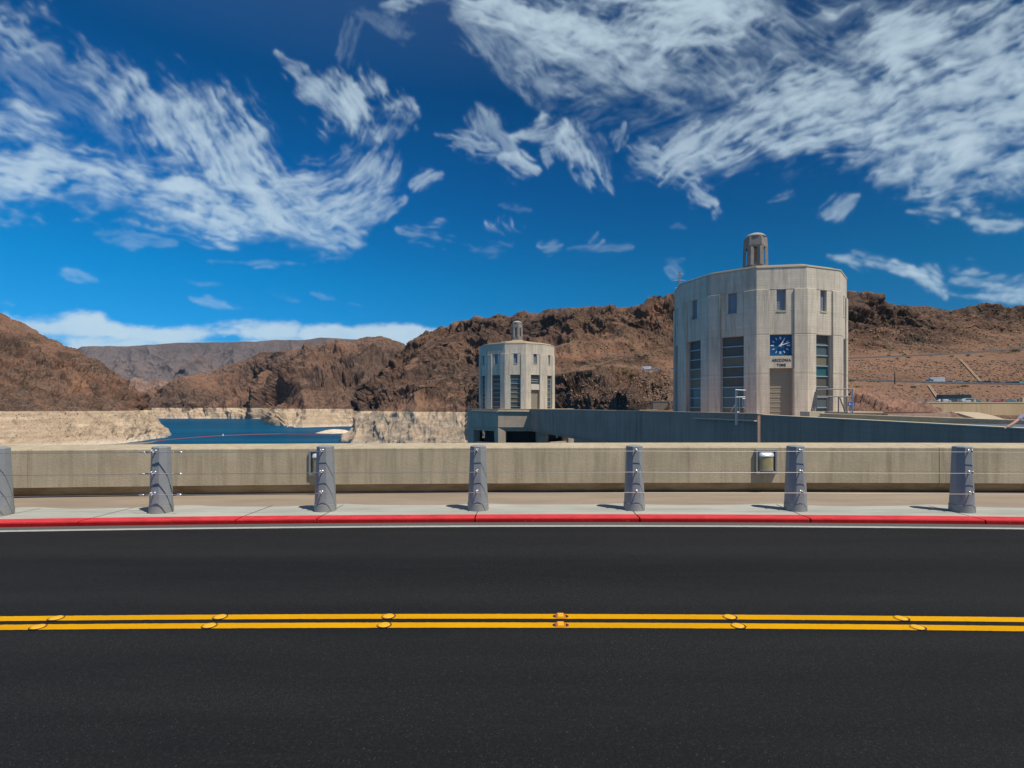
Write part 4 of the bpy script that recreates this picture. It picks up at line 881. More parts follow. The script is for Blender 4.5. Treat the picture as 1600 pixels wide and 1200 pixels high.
H['J'] = Row([(500,597,0,835),(530,564,2.5,672),(575,609,715),(600,584,740),(660,535,800),(730,522,800),(800,530,700),(880,528,560),(1000,518,540),(1050,515,530),(1180,515,480),(1320,528,388),(1480,525,388),(1620,510,392),(1800,500,392)], 1.0)
ridge = [(500,598,0,840),(530,565,3,675),(556,566,634,690),(575,607,730),(600,582,760),(625,562,800),(649,540,820),(652,534,820),(670,521,830),(690,516,840),(702,511,840),(710,501,850),(727,499,850),(740,501,840),(758,508,820),(772,508,800),(776,504,790),(796,496,770),(814,494,760),(850,490,710),(880,486,670),(915,483,640),(940,483,630),(975,480,610),(1000,478,600),(1030,472,590),(1050,469,590),(1180,462,540),(1322,468,445),(1350,472,443),(1380,474,440),(1395,480,440),(1440,483,440),(1470,486,440),(1480,490,440),(1500,489,440),(1560,485,440),(1600,481,440),(1800,470,440)]
H['K'] = Row(ridge, [(500, .5), (640, .35), (1440, .3), (1490, .15), (1800, .12)])
for k_, c_ in dict(W0=.5, W1=.5, C=.6, D=[(500,.6),(870,1.),(1050,1.),(1200,.3),(1300,.0),(1800,0)], E=[(500,.7),(870,1.),(1010,1.),(1050,.6),(1300,0),(1800,0)], F=[(500,.6),(880,.7),(1000,.15),(1300,.0),(1800,0)], G=[(500,.6),(880,.4),(1300,.05),(1800,.05)],
        Hh=[(500,.5),(900,.35),(1300,.05),(1800,.05)], I=[(500,.5),(900,.3),(1300,.1),(1800,.05)], J=[(500,.7),(900,.6),(1320,.45),(1420,.4),(1500,.2),(1800,.2)], K=[(500,.8),(1400,.8),(1480,.5),(1800,.3)]).items(): H[k_].c = c_
H['K'].w = [(500, .35), (640, .28), (1440, .3), (1490, .12), (1800, .1)]
J2 = mixrow(H['J'], H['K'], .62, .35, [(500, .9), (850, 1.1), (1400, 1.35), (1480, 1.0), (1800, .8)]); J2.c = [(500, .8), (900, 1.), (1400, 1.), (1480, .6), (1800, .4)]
rl = [H[k] for k in ('W0', 'W1', 'C', 'D', 'E', 'F', 'G', 'Hh', 'I', 'J')]+[J2, H['K']]+[behind(H['K'], 60, (.9, 0)), behind(H['K'], 500, (0, -60))]
for r_ in rl:
    l_ = r_.a[-1]; r_.a = np.vstack([r_.a, [1980, l_[1]+260, l_[2]-10, l_[3]]])
hill_r, bvh_r = sheet('canyon_wall', rl, 500, 1980, 1.0, [4, 34, 14, 34, 30, 5, 40, 5, 40, 34, 26, 10, 4], MR_NEAR, 75, 14, 43, gully=.6, blocky=1.0, dscale=True)
# near knoll of red rock beside the ramp
rg = Row([(1200,604,125),(1260,600,125),(1300,603,125),(1322,607,125),(1337,609,124),(1371,615,122),(1405,625,120),(1431,630,118),(1455,639,114),(1468,648,110),(1500,660,106)], .35)
b_ = Row([(1200,-30,72),(1500,-30,72)], .5); c_ = Row([(1200,675,80),(1500,690,80)], .8); d_ = mixrow(c_, rg, .6, .45, 1.)
sheet('red_knoll', [b_, c_, d_, rg, behind(rg, 12, (1, -2)), behind(rg, 60, (.2, -14))], 1200, 1500, .8, [4, 40, 50, 10, 4], MR_RED, 17, 2.6, 57, gully=.3, blocky=1.0)
# distant ground and the lake
m = MB(); m.add([(-30000, -2000, -95), (30000, -2000, -95), (30000, 40000, -95), (-30000, 40000, -95)], [(0, 1, 2, 3)])
tag(m.build('ground', plain('desert_ground', (.22, .16, .12), .95, 0, .1, .2, .002)), kind='structure')
m = MB(); m.add([(-6000, -200, LAKE), (6000, -200, LAKE), (6000, 3600, LAKE), (-6000, 3600, LAKE)], [(0, 1, 2, 3)])
t = NT('lake_water'); n1 = t.noise(.09, 5, .7, 1., sc=(.4, 1.6, 1)); n2 = t.noise(.006, 4, .6, .8, sc=(.35, 2.2, 1)); n3 = t.noise(.9, 4, .7)
c_ = t.mix(t.mr(n2, .4, .62), (.0, .045, .105), (.001, .075, .155)); b_ = t.bump(n1, .5, .5, t.bump(n3, .6, .12))
t.done(c_, .5, b_, 0, .0); gl_ = t.n('ShaderNodeBsdfGlossy'); gl_.inputs['Roughness'].default_value = .18; t.L.new(b_, gl_.inputs['Normal']); df_ = t.n('ShaderNodeBsdfDiffuse'); t.L.new(c_, df_.inputs[0])
mx_ = t.n('ShaderNodeMixShader'); mx_.inputs[0].default_value = .10; t.L.new(df_.outputs[0], mx_.inputs[1]); t.L.new(gl_.outputs[0], mx_.inputs[2]); t.L.new(mx_.outputs[0], t.N['Material Output'].inputs['Surface'])
tag(m.build('lake', t.m), kind='structure')
# sand bar in shallow water at the foot of the left hill
m = MB(); n_ = 14; vs = []
up = [(60, 699), (100, 697.5), (125, 697), (160, 694.5), (200, 692), (232, 690.5), (250, 688)]; dn = [(60, 702), (100, 702), (125, 702), (160, 700), (200, 697), (235, 692.5), (250, 688.3)]
for l_ in (up, dn):
    for px, y in l_: z = 45*FP/(y-HZ); q = ath(px, LAKE+.12, z); vs.append(tuple(q))
k = len(up); m.add(vs, [(i, i+1, k+i+1, k+i) for i in range(k-1)]); tag(m.build('shoal', plain('wet_silt', (.17, .15, .13), .5, 0, .3, .2, .02)), kind='structure')
# ------------------------------------------------------------------ roads on the hillside, walls
def roadline(ra, rb, us, lift=.25):
    A = ra.ev(np.array(us, float)); B = rb.ev(np.array(us, float)); return A+[0, 0, lift], B+[0, 0, lift]
M_RD = plain('worn_asphalt', (.13, .125, .12), .9)
US = list(np.arange(886, 1800, 6.))
def hroad(name, ra, rb, us):
    A, B = roadline(ra, rb, us); m = MB(); n = len(us)
    m.add([tuple(p) for p in A]+[tuple(p) for p in B]+[tuple(p-np.array([0, 0, 2.])) for p in A], [(i, i+1, n+i+1, n+i) for i in range(n-1)]+[(2*n+i, 2*n+i+1, i+1, i) for i in range(n-1)])
    return tag(m.build(name, M_RD), kind='structure')
hroad('hillside_road', H['F'], H['G'], US); hroad('hillside_road', H['Hh'], H['I'], list(np.arange(1300, 1800, 6.)))
def guard(us, ra, rb, f, h, label, mat, nm='guardrail', cat='guardrail', postgap=2):
    o = thing(nm, label, cat, tuple((ra.ev(np.array([us[0]]))*(1-f)+rb.ev(np.array([us[0]]))*f)[0])); LO = Vector(o.location)
    A = ra.ev(np.array(us, float)); B = rb.ev(np.array(us, float)); P = A*(1-f)+B*f
    m = MB()
    for a, b in zip(P[:-1], P[1:]):
        a = Vector(a); b = Vector(b); m.hexa([tuple(a+Vector((0, -.1, h*.45))), tuple(b+Vector((0, -.1, h*.45))), tuple(b+Vector((0, .1, h*.45))), tuple(a+Vector((0, .1, h*.45)))],
            [tuple(a+Vector((0, -.1, h+.1))), tuple(b+Vector((0, -.1, h+.1))), tuple(b+Vector((0, .1, h+.1))), tuple(a+Vector((0, .1, h+.1)))])
    lb(m, 'beam', mat, o, LO)
    for a in P[::postgap]:
        m = MB(); m.box(a[0]-.12, a[0]+.12, a[1]+.12, a[1]+.3, a[2], a[2]+h+.05); lb(m, 'post', mat, o, LO)
M_GR = plain('guardrail_grey', (.24, .25, .25), .6, .4)
guard(list(np.arange(1318, 1640, 8.)), H['F'], H['G'], .04, .85, 'long grey guardrail along the lower hillside road where cars queue', M_GR)
guard(list(np.arange(1318, 1640, 8.)), H['Hh'], H['I'], .04, .8, 'long grey guardrail along the upper hillside road below the cliff', M_GR)
guard(list(np.arange(1000, 1056, 5.)), H['F'], H['G'], .04, .8, 'short guardrail beside the white motorhome, left of the near tower', M_GR)
M_DW = concrete('dark_stone_wall', (.17, .13, .10), board=.5)
def hwall(px0, px1, y0, y1, z, label, mat=M_DW, base=6):
    a = at(px0, y1, z); b = at(px1, y1, z); tz = at(px0, y0, z).z
    o = thing('retaining_wall', label, 'wall', tuple(a)); m = MB(); m.box(0, (b-a).x, 0, 1.2, -1.5, tz-a.z); m.build('stones', mat, o)
    m = MB(); m.box(-.15, (b-a).x+.15, -.12, 1.3, tz-a.z, tz-a.z+.25); m.build('coping', plain('wall_top', (.28, .22, .17), .9), o)
hwall(938, 968, 577.5, 585, 397, 'dark stone retaining wall below the teal cars on the central bench')
hwall(905, 928, 579.5, 583, 398, 'low dark wall at the left end of the central bench road')
hwall(861, 884, 580, 584, 398, 'short dark wall on the rocks right behind the far tower')
hwall(1020, 1052, 627.5, 640, 185, 'plain brown wall low on the slope touching the left side of the near tower', concrete('brown_wall', (.25, .19, .14)))
# long retaining wall with posts and rails
M_RW = concrete('retaining_concrete', (.60, .44, .26), board=1.2, streak=.55, sc=.25, warm=.55, stain=(.42, .22, .09), boardamt=.05)
W_Z = 187.5
rw = thing('retaining_wall', 'long stained tan retaining wall with a railing on top, at the right edge', 'wall', tuple(ath(1400, -8, W_Z))); LO = ath(1400, -8, W_Z)
xa = (1400-800)/FP*W_Z; xb = (1700-800)/FP*W_Z; zt_ = at(1500, 629.5, W_Z).z
m = MB(); m.box(xa, xb, W_Z, W_Z+1.2, -10, zt_); lb(m, 'wall', M_RW, rw, LO)
m = MB(); m.box(xa, xb, W_Z-.12, W_Z+1.3, zt_, zt_+.35); lb(m, 'coping', M_LIP, rw, LO)
for px in range(1425, 1640, 24):
    x = (px-800)/FP*W_Z; m = MB(); m.box(x-.28, x+.28, W_Z, W_Z+.6, zt_+.35, zt_+1.45); lb(m, 'post', plain('post_tan', (.22, .19, .16), .8), rw, LO)
for dz in (.75, 1.35):
    m = MB(); m.box(xa, xb, W_Z+.2, W_Z+.32, zt_+dz-.05, zt_+dz+.06); lb(m, 'rail', M_RAIL, rw, LO)
x = (1600-800)/FP*W_Z; m = MB(); m.box(x-.6, x+.9, W_Z-.1, W_Z+1, zt_+.35, zt_+1.9); lb(m, 'pier', M_LIP, rw, LO)
# concrete apron sloping below it
ap_ = thing('apron', 'smooth pale concrete apron sloping down in front of the stained wall', 'slab', tuple(at(1500, 645, 150))); LO = at(1500, 645, 150)
P = [at(1497, 645.5, 158), at(1536, 657, 120), at(1576, 657.2, 118), at(1553, 649.5, 140), at(1529, 644.4, 158), at(1500, 643.2, 166)]
m = MB(); n = len(P); m.add([tuple(p) for p in P]+[tuple(p-Vector((0, 0, 1.4))) for p in P], [tuple(range(n)), tuple(range(n, 2*n))[::-1]]+[(i, n+i, n+(i+1) % n, (i+1) % n) for i in range(n)]); lb(m, 'slab', plain('apron_concrete', (.44, .36, .26), .9, 0, .2, .2, .3), ap_, LO)
P = [at(1470, 644.4, 160), at(1497, 645.4, 158), at(1500, 643.3, 164), at(1470, 643.3, 166)]
m = MB(); m.add([tuple(p) for p in P]+[tuple(p-Vector((0, 0, .8))) for p in P], [(0, 1, 2, 3), (7, 6, 5, 4)]+[(i, 4+i, 4+(i+1) % 4, (i+1) % 4) for i in range(4)]); lb(m, 'walkway', plain('apron_concrete', (.56, .46, .33), .9), ap_, LO)
s_ = thing('slab', 'low pale concrete ledge right of the blue sign above the ramp', 'slab', tuple(at(1322, 646, 46))); LO = at(1322, 646, 46)
m = MB(); a = at(1324, 643.2, 46); b = at(1377, 643.2, 46); m.box(a.x, b.x, a.y, a.y+3.5, -1, a.z-.12); lb(m, 'base', M_TOW2, s_, LO)
m = MB(); m.box(a.x-.1, b.x+.1, a.y-.1, a.y+3.6, a.z-.12, a.z); lb(m, 'cap', M_LIP, s_, LO)
# drainage chutes
def drop(bvh, px, y):
    o = Vector((0, 0, EYE)); d = (at(px, y, 100)-o).normalized(); r = bvh.ray_cast(o, d, 20000); return r[0]
def chute(pa, pb, w, label):
    A = [drop(bvh_r, pa[0]+(pb[0]-pa[0])*f, pa[1]+(pb[1]-pa[1])*f) for f in np.linspace(0, 1, 9)]; A = [a for a in A if a]
    o = thing('drain_chute', label, 'chute', tuple(A[0])); m = MB()
    for a, b in zip(A[:-1], A[1:]):
        for s, hh in ((-w, .55), (w, .55), (0, .3)):
            ww = .18 if s else w
            m.hexa([tuple(a+Vector((s-ww, -.3, -1))), tuple(b+Vector((s-ww, -.3, -1))), tuple(b+Vector((s+ww, -.3, -1))), tuple(a+Vector((s+ww, -.3, -1)))][::-1],
                   [tuple(a+Vector((s-ww, -.3, hh))), tuple(b+Vector((s-ww, -.3, hh))), tuple(b+Vector((s+ww, -.3, hh))), tuple(a+Vector((s+ww, -.3, hh)))][::-1])
    lb(m, 'channel', plain('chute_concrete', (.36, .275, .19), .9), o, Vector(o.location))
chute((1500, 562.5), (1532, 598), .42, 'pale concrete drainage chute running down between the two hillside roads')
chute((1450.5, 603), (1465, 624), .42, 'short pale drainage chute ending behind the long railing')

# ------------------------------------------------------------------ vehicles
M_TYRE = plain('tyre_rubber', (.02, .02, .02), .8); M_CG = plain('car_glass', (.02, .03, .035), .08, 0, .8, .1, 1); M_RIM = plain('rim_metal', (.4, .4, .4), .3, .8); M_HL = plain('lamp_glass', (.7, .7, .65), .15, 0, .8)
def carpaint(c): return plain('car_paint_%d_%d_%d' % tuple(int(x*99) for x in c), c, .25, .1, .6, .05, 1)
def vehicle(kind, c, loc, rz, label, group):
    nm, cat, Lh, prof, glass, wd = {
        'car': ('parked_car', 'car', 2.25, [(-2.25,.35),(-2.25,.85),(-1.5,.98),(-.75,1.42),(.75,1.46),(1.5,1.0),(2.2,.9),(2.28,.35)], [(-1.3,.98),(-.72,1.34),(.7,1.38),(1.3,1.0)], .88),
        'suv': ('parked_car', 'car', 2.4, [(-2.4,.4),(-2.4,1.0),(-1.6,1.12),(-.9,1.72),(1.9,1.76),(2.3,1.1),(2.38,.4)], [(-1.35,1.12),(-.82,1.62),(1.8,1.66),(2.0,1.12)], .95),
        'van': ('camper', 'camper van', 3.6, [(-3.6,.45),(-3.6,1.0),(-2.9,1.2),(-2.6,1.9),(-3.1,2.1),(-3.1,2.95),(3.5,3.0),(3.6,.45)], [(-2.8,1.25),(-2.5,1.85),(-1.7,1.85),(-1.7,1.25)], 1.1),
        'bus': ('coach', 'bus', 5.8, [(-5.8,.4),(-5.8,1.5),(-5.5,3.1),(5.7,3.15),(5.8,.4)], [(-5.3,1.6),(-5.1,2.7),(5.4,2.7),(5.4,1.6)], 1.25)}[kind]
    o = thing(nm, label, cat, loc, rz, group)
    m = MB(); lof = [[(x, -wd*(1 if z < 1.1 else .9), z) for x, z in prof], [(x, wd*(1 if z < 1.1 else .9), z) for x, z in prof]]; m.loft(lof); m.build('body', carpaint(c), o, .05)
    m = MB(); m.loft([[(x, -wd-.012+(.075 if kind in ('car', 'suv') else 0), z) for x, z in glass], [(x, wd+.012-(.075 if kind in ('car', 'suv') else 0), z) for x, z in glass]]); m.build('window', M_CG, o)
    for sx_ in (-.62, .62):
        for sy_ in (-1, 1):
            r = .33 if kind in ('car', 'suv') else .45; w = MB(); w.lathe([(r, -.11), (r, .11)], 14); w.v = [(x, z, y) for x, y, z in w.v]
            wo = w.build('wheel', M_TYRE, o); wo.location = (sx_*Lh, sy_*(wd-.1), r)
            q = MB(); q.lathe([(r*.6, -.125), (r*.6, .125)], 10); q.v = [(x, z, y) for x, y, z in q.v]; q.build('rim', M_RIM, wo)
    for sy_ in (-1, 1):
        q = MB(); q.box(-Lh-.03, -Lh+.06, sy_*wd*.72-.16, sy_*wd*.72+.16, .66, .82); q.build('headlight', M_HL, o)
        q = MB(); q.box(Lh-.03, Lh+.05, sy_*wd*.75-.14, sy_*wd*.75+.14, .7, .86); q.build('tail_light', plain('tail_red', (.4, .01, .01), .3), o)
    return o
def onroad(u, f=.4):
    a = H['F'].ev(np.array([u-3., u+3.])); b = H['G'].ev(np.array([u-3., u+3.])); p = a*(1-f)+b*f; m_ = p.mean(0); d = p[1]-p[0]
    return (m_[0], m_[1], m_[2]+.26), math.atan2(d[1], d[0])
G1 = 'cars queueing on the lower hillside road'
for u, k, c, lab in [(1450, 'suv', (.30, .32, .34), 'silver grey car first in the queue on the hillside road'), (1463, 'van', (.62, .64, .66), 'white camper van in the queue on the hillside road'),
    (1474, 'car', (.42, .02, .03), 'red car just behind the white camper van'), (1483, 'car', (.03, .04, .06), 'dark car behind the red one on the hillside road'),
    (1494, 'suv', (.42, .42, .40), 'pale grey car above the left end of the coach'), (1508, 'car', (.02, .035, .09), 'navy blue car left of the foot of the long chute'),
    (1528, 'car', (.025, .03, .05), 'black car at the foot of the long drainage chute'), (1540, 'suv', (.035, .04, .06), 'dark tall car just right of the long chute'),
    (1555, 'car', (.03, .04, .045), 'black saloon car alone right of the chute'), (1573, 'car', (.05, .04, .09), 'dark violet car near the right edge of the hillside road'),
    (1584, 'suv', (.04, .08, .07), 'dark green car second from the right edge'), (1597, 'car', (.08, .30, .28), 'teal car at the right edge of the hillside road')]:
    loc, rz = onroad(u); vehicle(k, c, loc, rz, lab, G1)
G2 = 'vehicles parked on the central bench road'
for u, k, c, lab in [(946, 'suv', (.03, .16, .15), 'teal car behind the dark stone wall, left one'), (955, 'car', (.10, .22, .22), 'pale teal car behind the dark stone wall, right one'), (963.5, 'car', (.5, .1, .12), 'small red car at the end of the dark stone wall'),
    (1010, 'van', (.72, .75, .78), 'white motorhome parked on the bench left of the near tower'), (1025, 'suv', (.65, .68, .7), 'white car right behind the motorhome'), (1037, 'car', (.6, .62, .64), 'white car closest to the left side of the near tower')]:
    loc, rz = onroad(u, .45); vehicle(k, c, loc, rz, lab, G2)
G3 = 'vehicles above the long retaining wall'
for px, z, k, c, lab in [(1490, 199, 'bus', (.03, .045, .06), 'dark coach parked above the stained retaining wall'), (1511.5, 197, 'suv', (.66, .70, .72), 'white car behind the railing right of the coach'), (1521, 201, 'car', (.03, .20, .16), 'green car behind the railing'),
    (1563.5, 198, 'car', (.45, .03, .04), 'red car behind the railing near the right edge'), (1575, 199, 'car', (.02, .22, .25), 'bright teal car behind the railing near the right edge'), (1474, 196, 'car', (.65, .66, .66), 'white car partly in front of the dark coach')]:
    vehicle(k, c, tuple(ath(px, 3.0, z)), R(random.uniform(-4, 4)), lab, G3)

# ------------------------------------------------------------------ poles, pylon, shelter
def pole(px, yb, yt, z, label, r=.1, lamp=True, c=(.35, .35, .35)):
    a = at(px, yb, z); h = at(px, yt, z).z-a.z; o = thing('lamp_post' if lamp else 'post', label, 'lamp post' if lamp else 'post', tuple(a))
    m = MB(); m.tube([(0, 0, -1), (0, 0, h)], [r, r*.6], 8); m.build('pole', plain('pole_%d' % int(c[0]*100), c, .6, .3), o)
    if lamp:
        m = MB(); m.tube([(0, 0, h), (1.4, 0, h+.15)], r*.45, 6); m.build('arm', plain('pole_%d' % int(c[0]*100), c, .6, .3), o)
        m = MB(); m.sphere((1.5, 0, h+.1), .3, 8, 5, (1.3, .7, .4)); m.build('lamp_head', plain('lamp_head_grey', (.5, .5, .5), .4), o)
pole(989, 582, 558, 396, 'slim lamp post left of the white motorhome')
pole(1398, 597, 581, 264, 'thick dark post beside the lower hillside road', .28, False, (.05, .05, .05))
pole(1428, 630, 601, 186, 'slim lamp post at the left end of the long railing', .07)
pole(1485, 600, 577, 262, 'slim lamp post among the queueing cars', .09)
pole(1583, 487, 477, 440, 'thin post on the ridge skyline', .1, False, (.2, .2, .2))
py = thing('pylon', 'lattice power pylon peeking over the left edge of the near tower roof', 'pylon', tuple(ath(1062, 88, 620))); hh = at(1062, 423, 620).z-88
m = MB(); lv = np.linspace(0, 1, 9)
def cw(f): return 4.2*(1-f)**1.3+.7
for f0, f1 in zip(lv[:-1], lv[1:]):
    for s0, s1 in (((-1, -1), (1, -1)), ((1, -1), (1, 1)), ((1, 1), (-1, 1)), ((-1, 1), (-1, -1))):
        m.tube([(s0[0]*cw(f0), s0[1]*cw(f0), f0*hh), (s0[0]*cw(f1), s0[1]*cw(f1), f1*hh)], .16, 4)
        m.tube([(s0[0]*cw(f0), s0[1]*cw(f0), f0*hh), (s1[0]*cw(f1), s1[1]*cw(f1), f1*hh)], .1, 4); m.tube([(s1[0]*cw(f0), s1[1]*cw(f0), f0*hh), (s0[0]*cw(f1), s0[1]*cw(f1), f1*hh)], .1, 4)
MP = plain('pylon_steel', (.42, .40, .40), .5, .4); m.build('lattice_mast', MP, py)
for f, w in ((.72, 6), (.84, 7.5), (.95, 5)):
    m = MB(); m.tube([(-w, 0, hh*f), (0, 0, hh*f+1.2), (w, 0, hh*f)], .14, 4); m.tube([(-w, 0, hh*f), (w, 0, hh*f)], .12, 4); m.build('cross_arm', MP, py)
gz = at(1497, 490.5, 436); g = thing('shelter', 'small open shelter with a low brown roof on the ridge skyline', 'shelter', tuple(gz))
m = MB(); m.loft([[(x*5.6, y*3.4, 2.5) for x, y in ((-1,-1),(1,-1),(1,1),(-1,1))], [(x*5.4, y*3.2, 2.75) for x, y in ((-1,-1),(1,-1),(1,1),(-1,1))], [(x*1.5, y*.9, 4.0) for x, y in ((-1,-1),(1,-1),(1,1),(-1,1))]]); m.build('roof', plain('shelter_roof', (.20, .12, .09), .8), g)
for x in (-4.4, -1.5, 1.5, 4.4):
    for y in (-2.6, 2.6): m = MB(); m.box(x-.15, x+.15, y-.15, y+.15, -2, 2.5); m.build('post', plain('shelter_post', (.14, .12, .1), .8), g)
rf = thing('fence', 'thin railing following the ridge skyline right of the shelter', 'fence', tuple(at(1510, 490, 438))); LO = Vector(rf.location)
pts = [at(px, y, 438) for px, y in ((1508, 489.5), (1530, 488), (1560, 485.5), (1600, 481.5), (1640, 479))]
for dz in (.1, .9): m = MB(); m.tube([p+Vector((0, 0, dz+.3)) for p in pts], .09, 4); lb(m, 'rail', M_RAILD, rf, LO)
for i in range(30):
    f = i/29*4; k = min(3, int(f)); p = pts[k].lerp(pts[k+1], f-k); m = MB(); m.box(p.x-.09, p.x+.09, p.y-.09, p.y+.09, p.z-2.5, p.z+1.25); lb(m, 'post', M_RAILD, rf, LO)
for i, (px, y, s) in enumerate([(1492, 488, 1.2), (1578, 485, 1.8), (1541, 487.5, 1.)]):
    pass
# buoy line on the lake
bl = MB(); pts = []
for px, y in ((246, 689), (262, 687.3), (300, 684), (340, 681.3), (400, 679), (440, 678.2), (480, 679), (520, 680.5), (545, 682)):
    z = 45*FP/(y-HZ); pts.append(ath(px, LAKE+.2, z))
bl.tube(pts, .45, 6); tag(bl.build('buoy_line', plain('buoy_red', (.42, .06, .05), .6)), 'thin red floating boom curving across the dark blue water', 'boom')
z = 45*FP/(680.6-HZ); q = ath(348.5, LAKE, z); bo = thing('buoy', 'small white buoy on the red boom across the water', 'buoy', tuple(q)); m = MB(); m.lathe([(.9, -.5), (1.3, 0), (1.2, .6), (.5, 1.2), (.35, 2.2)], 10); m.build('float', plain('buoy_white', (.7, .7, .68), .5), bo)
m = MB(); m.sphere((0, 0, 2.5), .4, 8, 5); m.build('topmark', plain('buoy_white', (.7, .7, .68), .5), bo)

# ------------------------------------------------------------------ shrubs, boulders, scrub
M_SHR = [plain('shrub_green', (.12, .135, .04), .9, 0, .1, .35, 3), plain('shrub_yellow', (.24, .21, .055), .9, 0, .1, .3, 3), plain('shrub_dark', (.04, .075, .025), .9, 0, .1, .35, 3)]
def shrub_mesh(seed, mat, n=260):
    rs = random.Random(seed); m = MB()
    lumps = [(rs.uniform(-.6, .6), rs.uniform(-.5, .5), rs.uniform(.3, .75), rs.uniform(.28, .5)) for _ in range(9)]
    for _ in range(n):
        lx, ly, lz, lr = rs.choice(lumps); v = Vector((rs.gauss(0, 1), rs.gauss(0, 1), rs.gauss(0, 1))).normalized()*lr*rs.uniform(.6, 1.05)
        c = Vector((lx, ly, lz))+v; c.z = max(c.z, .03); d1 = Vector((rs.gauss(0, 1), rs.gauss(0, 1), rs.gauss(0, 1))).normalized()*.09; d2 = d1.cross(Vector((rs.gauss(0, 1), rs.gauss(0, 1), rs.gauss(0, 1)))).normalized()*.06
        m.add([tuple(c-d1), tuple(c+d2), tuple(c+d1), tuple(c-d2)], [(0, 1, 2, 3)])
    f = m.build('foliage', mat); return f
def stem_mesh():
    m = MB()
    for a in range(5): m.tube([(0, 0, -.3), (.25*math.cos(a*1.3), .25*math.sin(a*1.3), .5)], [.05, .02], 5)
    return m.build('stems', plain('twig', (.12, .08, .05), .9))
prot = []
for i in range(3): f = shrub_mesh(i, M_SHR[i]); s = stem_mesh(); prot.append((f.data, s.data)); bpy.data.objects.remove(f); bpy.data.objects.remove(s)
SH = [(1330,596,1.9,2,'dark green shrub under the guardrail just right of the near tower'),(1421,559.5,2.4,1,'bright yellow shrub on the upper hillside road, left of centre'),(1486,558,2.3,1,'yellow shrub left of the top of the long chute'),
 (1511,556,2.2,1,'yellow shrub right of the top of the long chute'),(1532,557.5,1.8,0,'small green shrub below the upper road, right of the long chute'),(1586,549.5,3.3,2,'large dark green shrub on the upper road near the right edge'),
 (1507,604.5,2.1,2,'round green shrub under the queueing cars'),(1498,606,1.6,1,'small yellow shrub beside a round green one under the cars'),(1427,606,2.1,2,'green shrub by the slim lamp post below the lower road'),
 (1401,561,1.8,0,'low green shrub below the upper road guardrail'),(1388,556,2.2,1,'dull yellow shrub leftmost on the upper road'),(1532,589,1.4,2,'small green shrub beside the foot of the long chute'),
 (1340,607,1.5,0,'olive shrub on top of the red knoll'),(1414,555,2.0,0,'grey green shrub just above the upper road'),(1439,556,1.7,1,'pale yellow shrub above the upper road'),(1455,556.5,1.3,1,'tiny yellow shrub beside the upper road'),
 (1441,540,1.8,1,'yellow shrub on the red slope above the upper road'),(1493,516,2.4,0,'olive shrub at the foot of the cliff under the shelter'),(1447,635,1.0,0,'olive shrub at the right tip of the red knoll'),(1387,620,.9,0,'small green shrub on the red knoll'),
 (1424,629.5,1.0,2,'green shrub at the left end of the long railing'),(1561,605,1.4,0,'small olive shrub under the right part of the guardrail'),(1361,597,1.5,1,'yellow shrub below the lower guardrail near the tower'),(1372,597.5,1.4,0,'green shrub below the lower guardrail, next to a yellow one'),
 (975,583,4.2,1,'large yellow green shrub at the right end of the dark stone wall'),(989,586,2.6,1,'yellow green shrub at the foot of the slim lamp post'),(1026,605,2.2,2,'dark green shrub on the rubble slope left of the near tower'),(890,585,2.6,1,'yellow green shrub on the rocks right of the far tower'),
 (1009,590,2.2,1,'yellow shrub below the white motorhome'),(918,585,1.8,1,'small yellow shrub below the low dark wall'),(1012,594,1.7,0,'olive shrub below the motorhome'),(966,600,1.8,0,'green shrub in a hollow of the dark rocks'),
 (1463,545,1.6,0,'small green shrub on the red slope above the road'),(1350,520,2.2,0,'olive shrub on the slope high beside the near tower'),(1376,500,2.0,0,'olive shrub among the grey cliff rocks'),(1578,485,2.6,2,'dark shrub on the ridge skyline near the right edge')]
for i, (px, y, s, k, lab) in enumerate(SH):
    p = drop(bvh_r, px, y)
    if px in (1340, 1387, 1447): p = at(px, y+.5, 121 if px < 1440 else 113)
    if p is None: p = at(px, y, 438)
    o = thing('shrub', lab, 'shrub', tuple(p-Vector((0, 0, .15))), rs.uniform(0, 6) if hasattr(rs, 'uniform') else i, 'desert shrubs on the slopes'); sc = s/1.25*.95
    o.scale = (sc*1.15, sc*1.15, sc*.75)
    for nm, me in zip(('foliage', 'stems'), prot[k]): q = bpy.data.objects.new(nm, me); COL.objects.link(q); q.parent = o
def scatter(name, bvh, boxpx, count, smin, smax, mat, seed, rocky=True, minz=0, zmin_h=RING+1):
    rs = np.random.RandomState(seed); V = []; F = []
    base = []
    bm = bmesh.new(); bmesh.ops.create_icosphere(bm, subdivisions=1, radius=1); bv = np.array([v.co[:] for v in bm.verts]); bf = [[v.index for v in f.verts] for f in bm.faces]; bm.free()
    n = 0
    for (x0, x1, y0, y1, wgt) in boxpx:
        for _ in range(int(count*wgt)):
            px = rs.uniform(x0, x1); y = rs.uniform(y0, y1); p = drop(bvh, px, y)
            if p is None or p.z < zmin_h: continue
            s = smin+(smax-smin)*rs.rand()**3; s *= p.y/300
            k = 1+.35*(rs.rand(len(bv))[:, None]-.5)*2*(1 if rocky else .5)
            v = bv*k*np.array([rs.uniform(.7, 1.3), rs.uniform(.7, 1.3), rs.uniform(.55, .95)])*s
            a = rs.uniform(0, 6.28); c, q = math.cos(a), math.sin(a); v = v@np.array([[c, q, 0], [-q, c, 0], [0, 0, 1]])
            o_ = len(V)*0+n; V.append(v+np.array(p)+[0, 0, s*.15]); F += [[i+o_ for i in f] for f in bf]; n += len(bv)
    me = bpy.data.meshes.new(name); me.from_pydata(np.concatenate(V).tolist(), [], F); me.materials.append(mat); o = bpy.data.objects.new(name, me); COL.objects.link(o); tag(o, kind='stuff'); return o
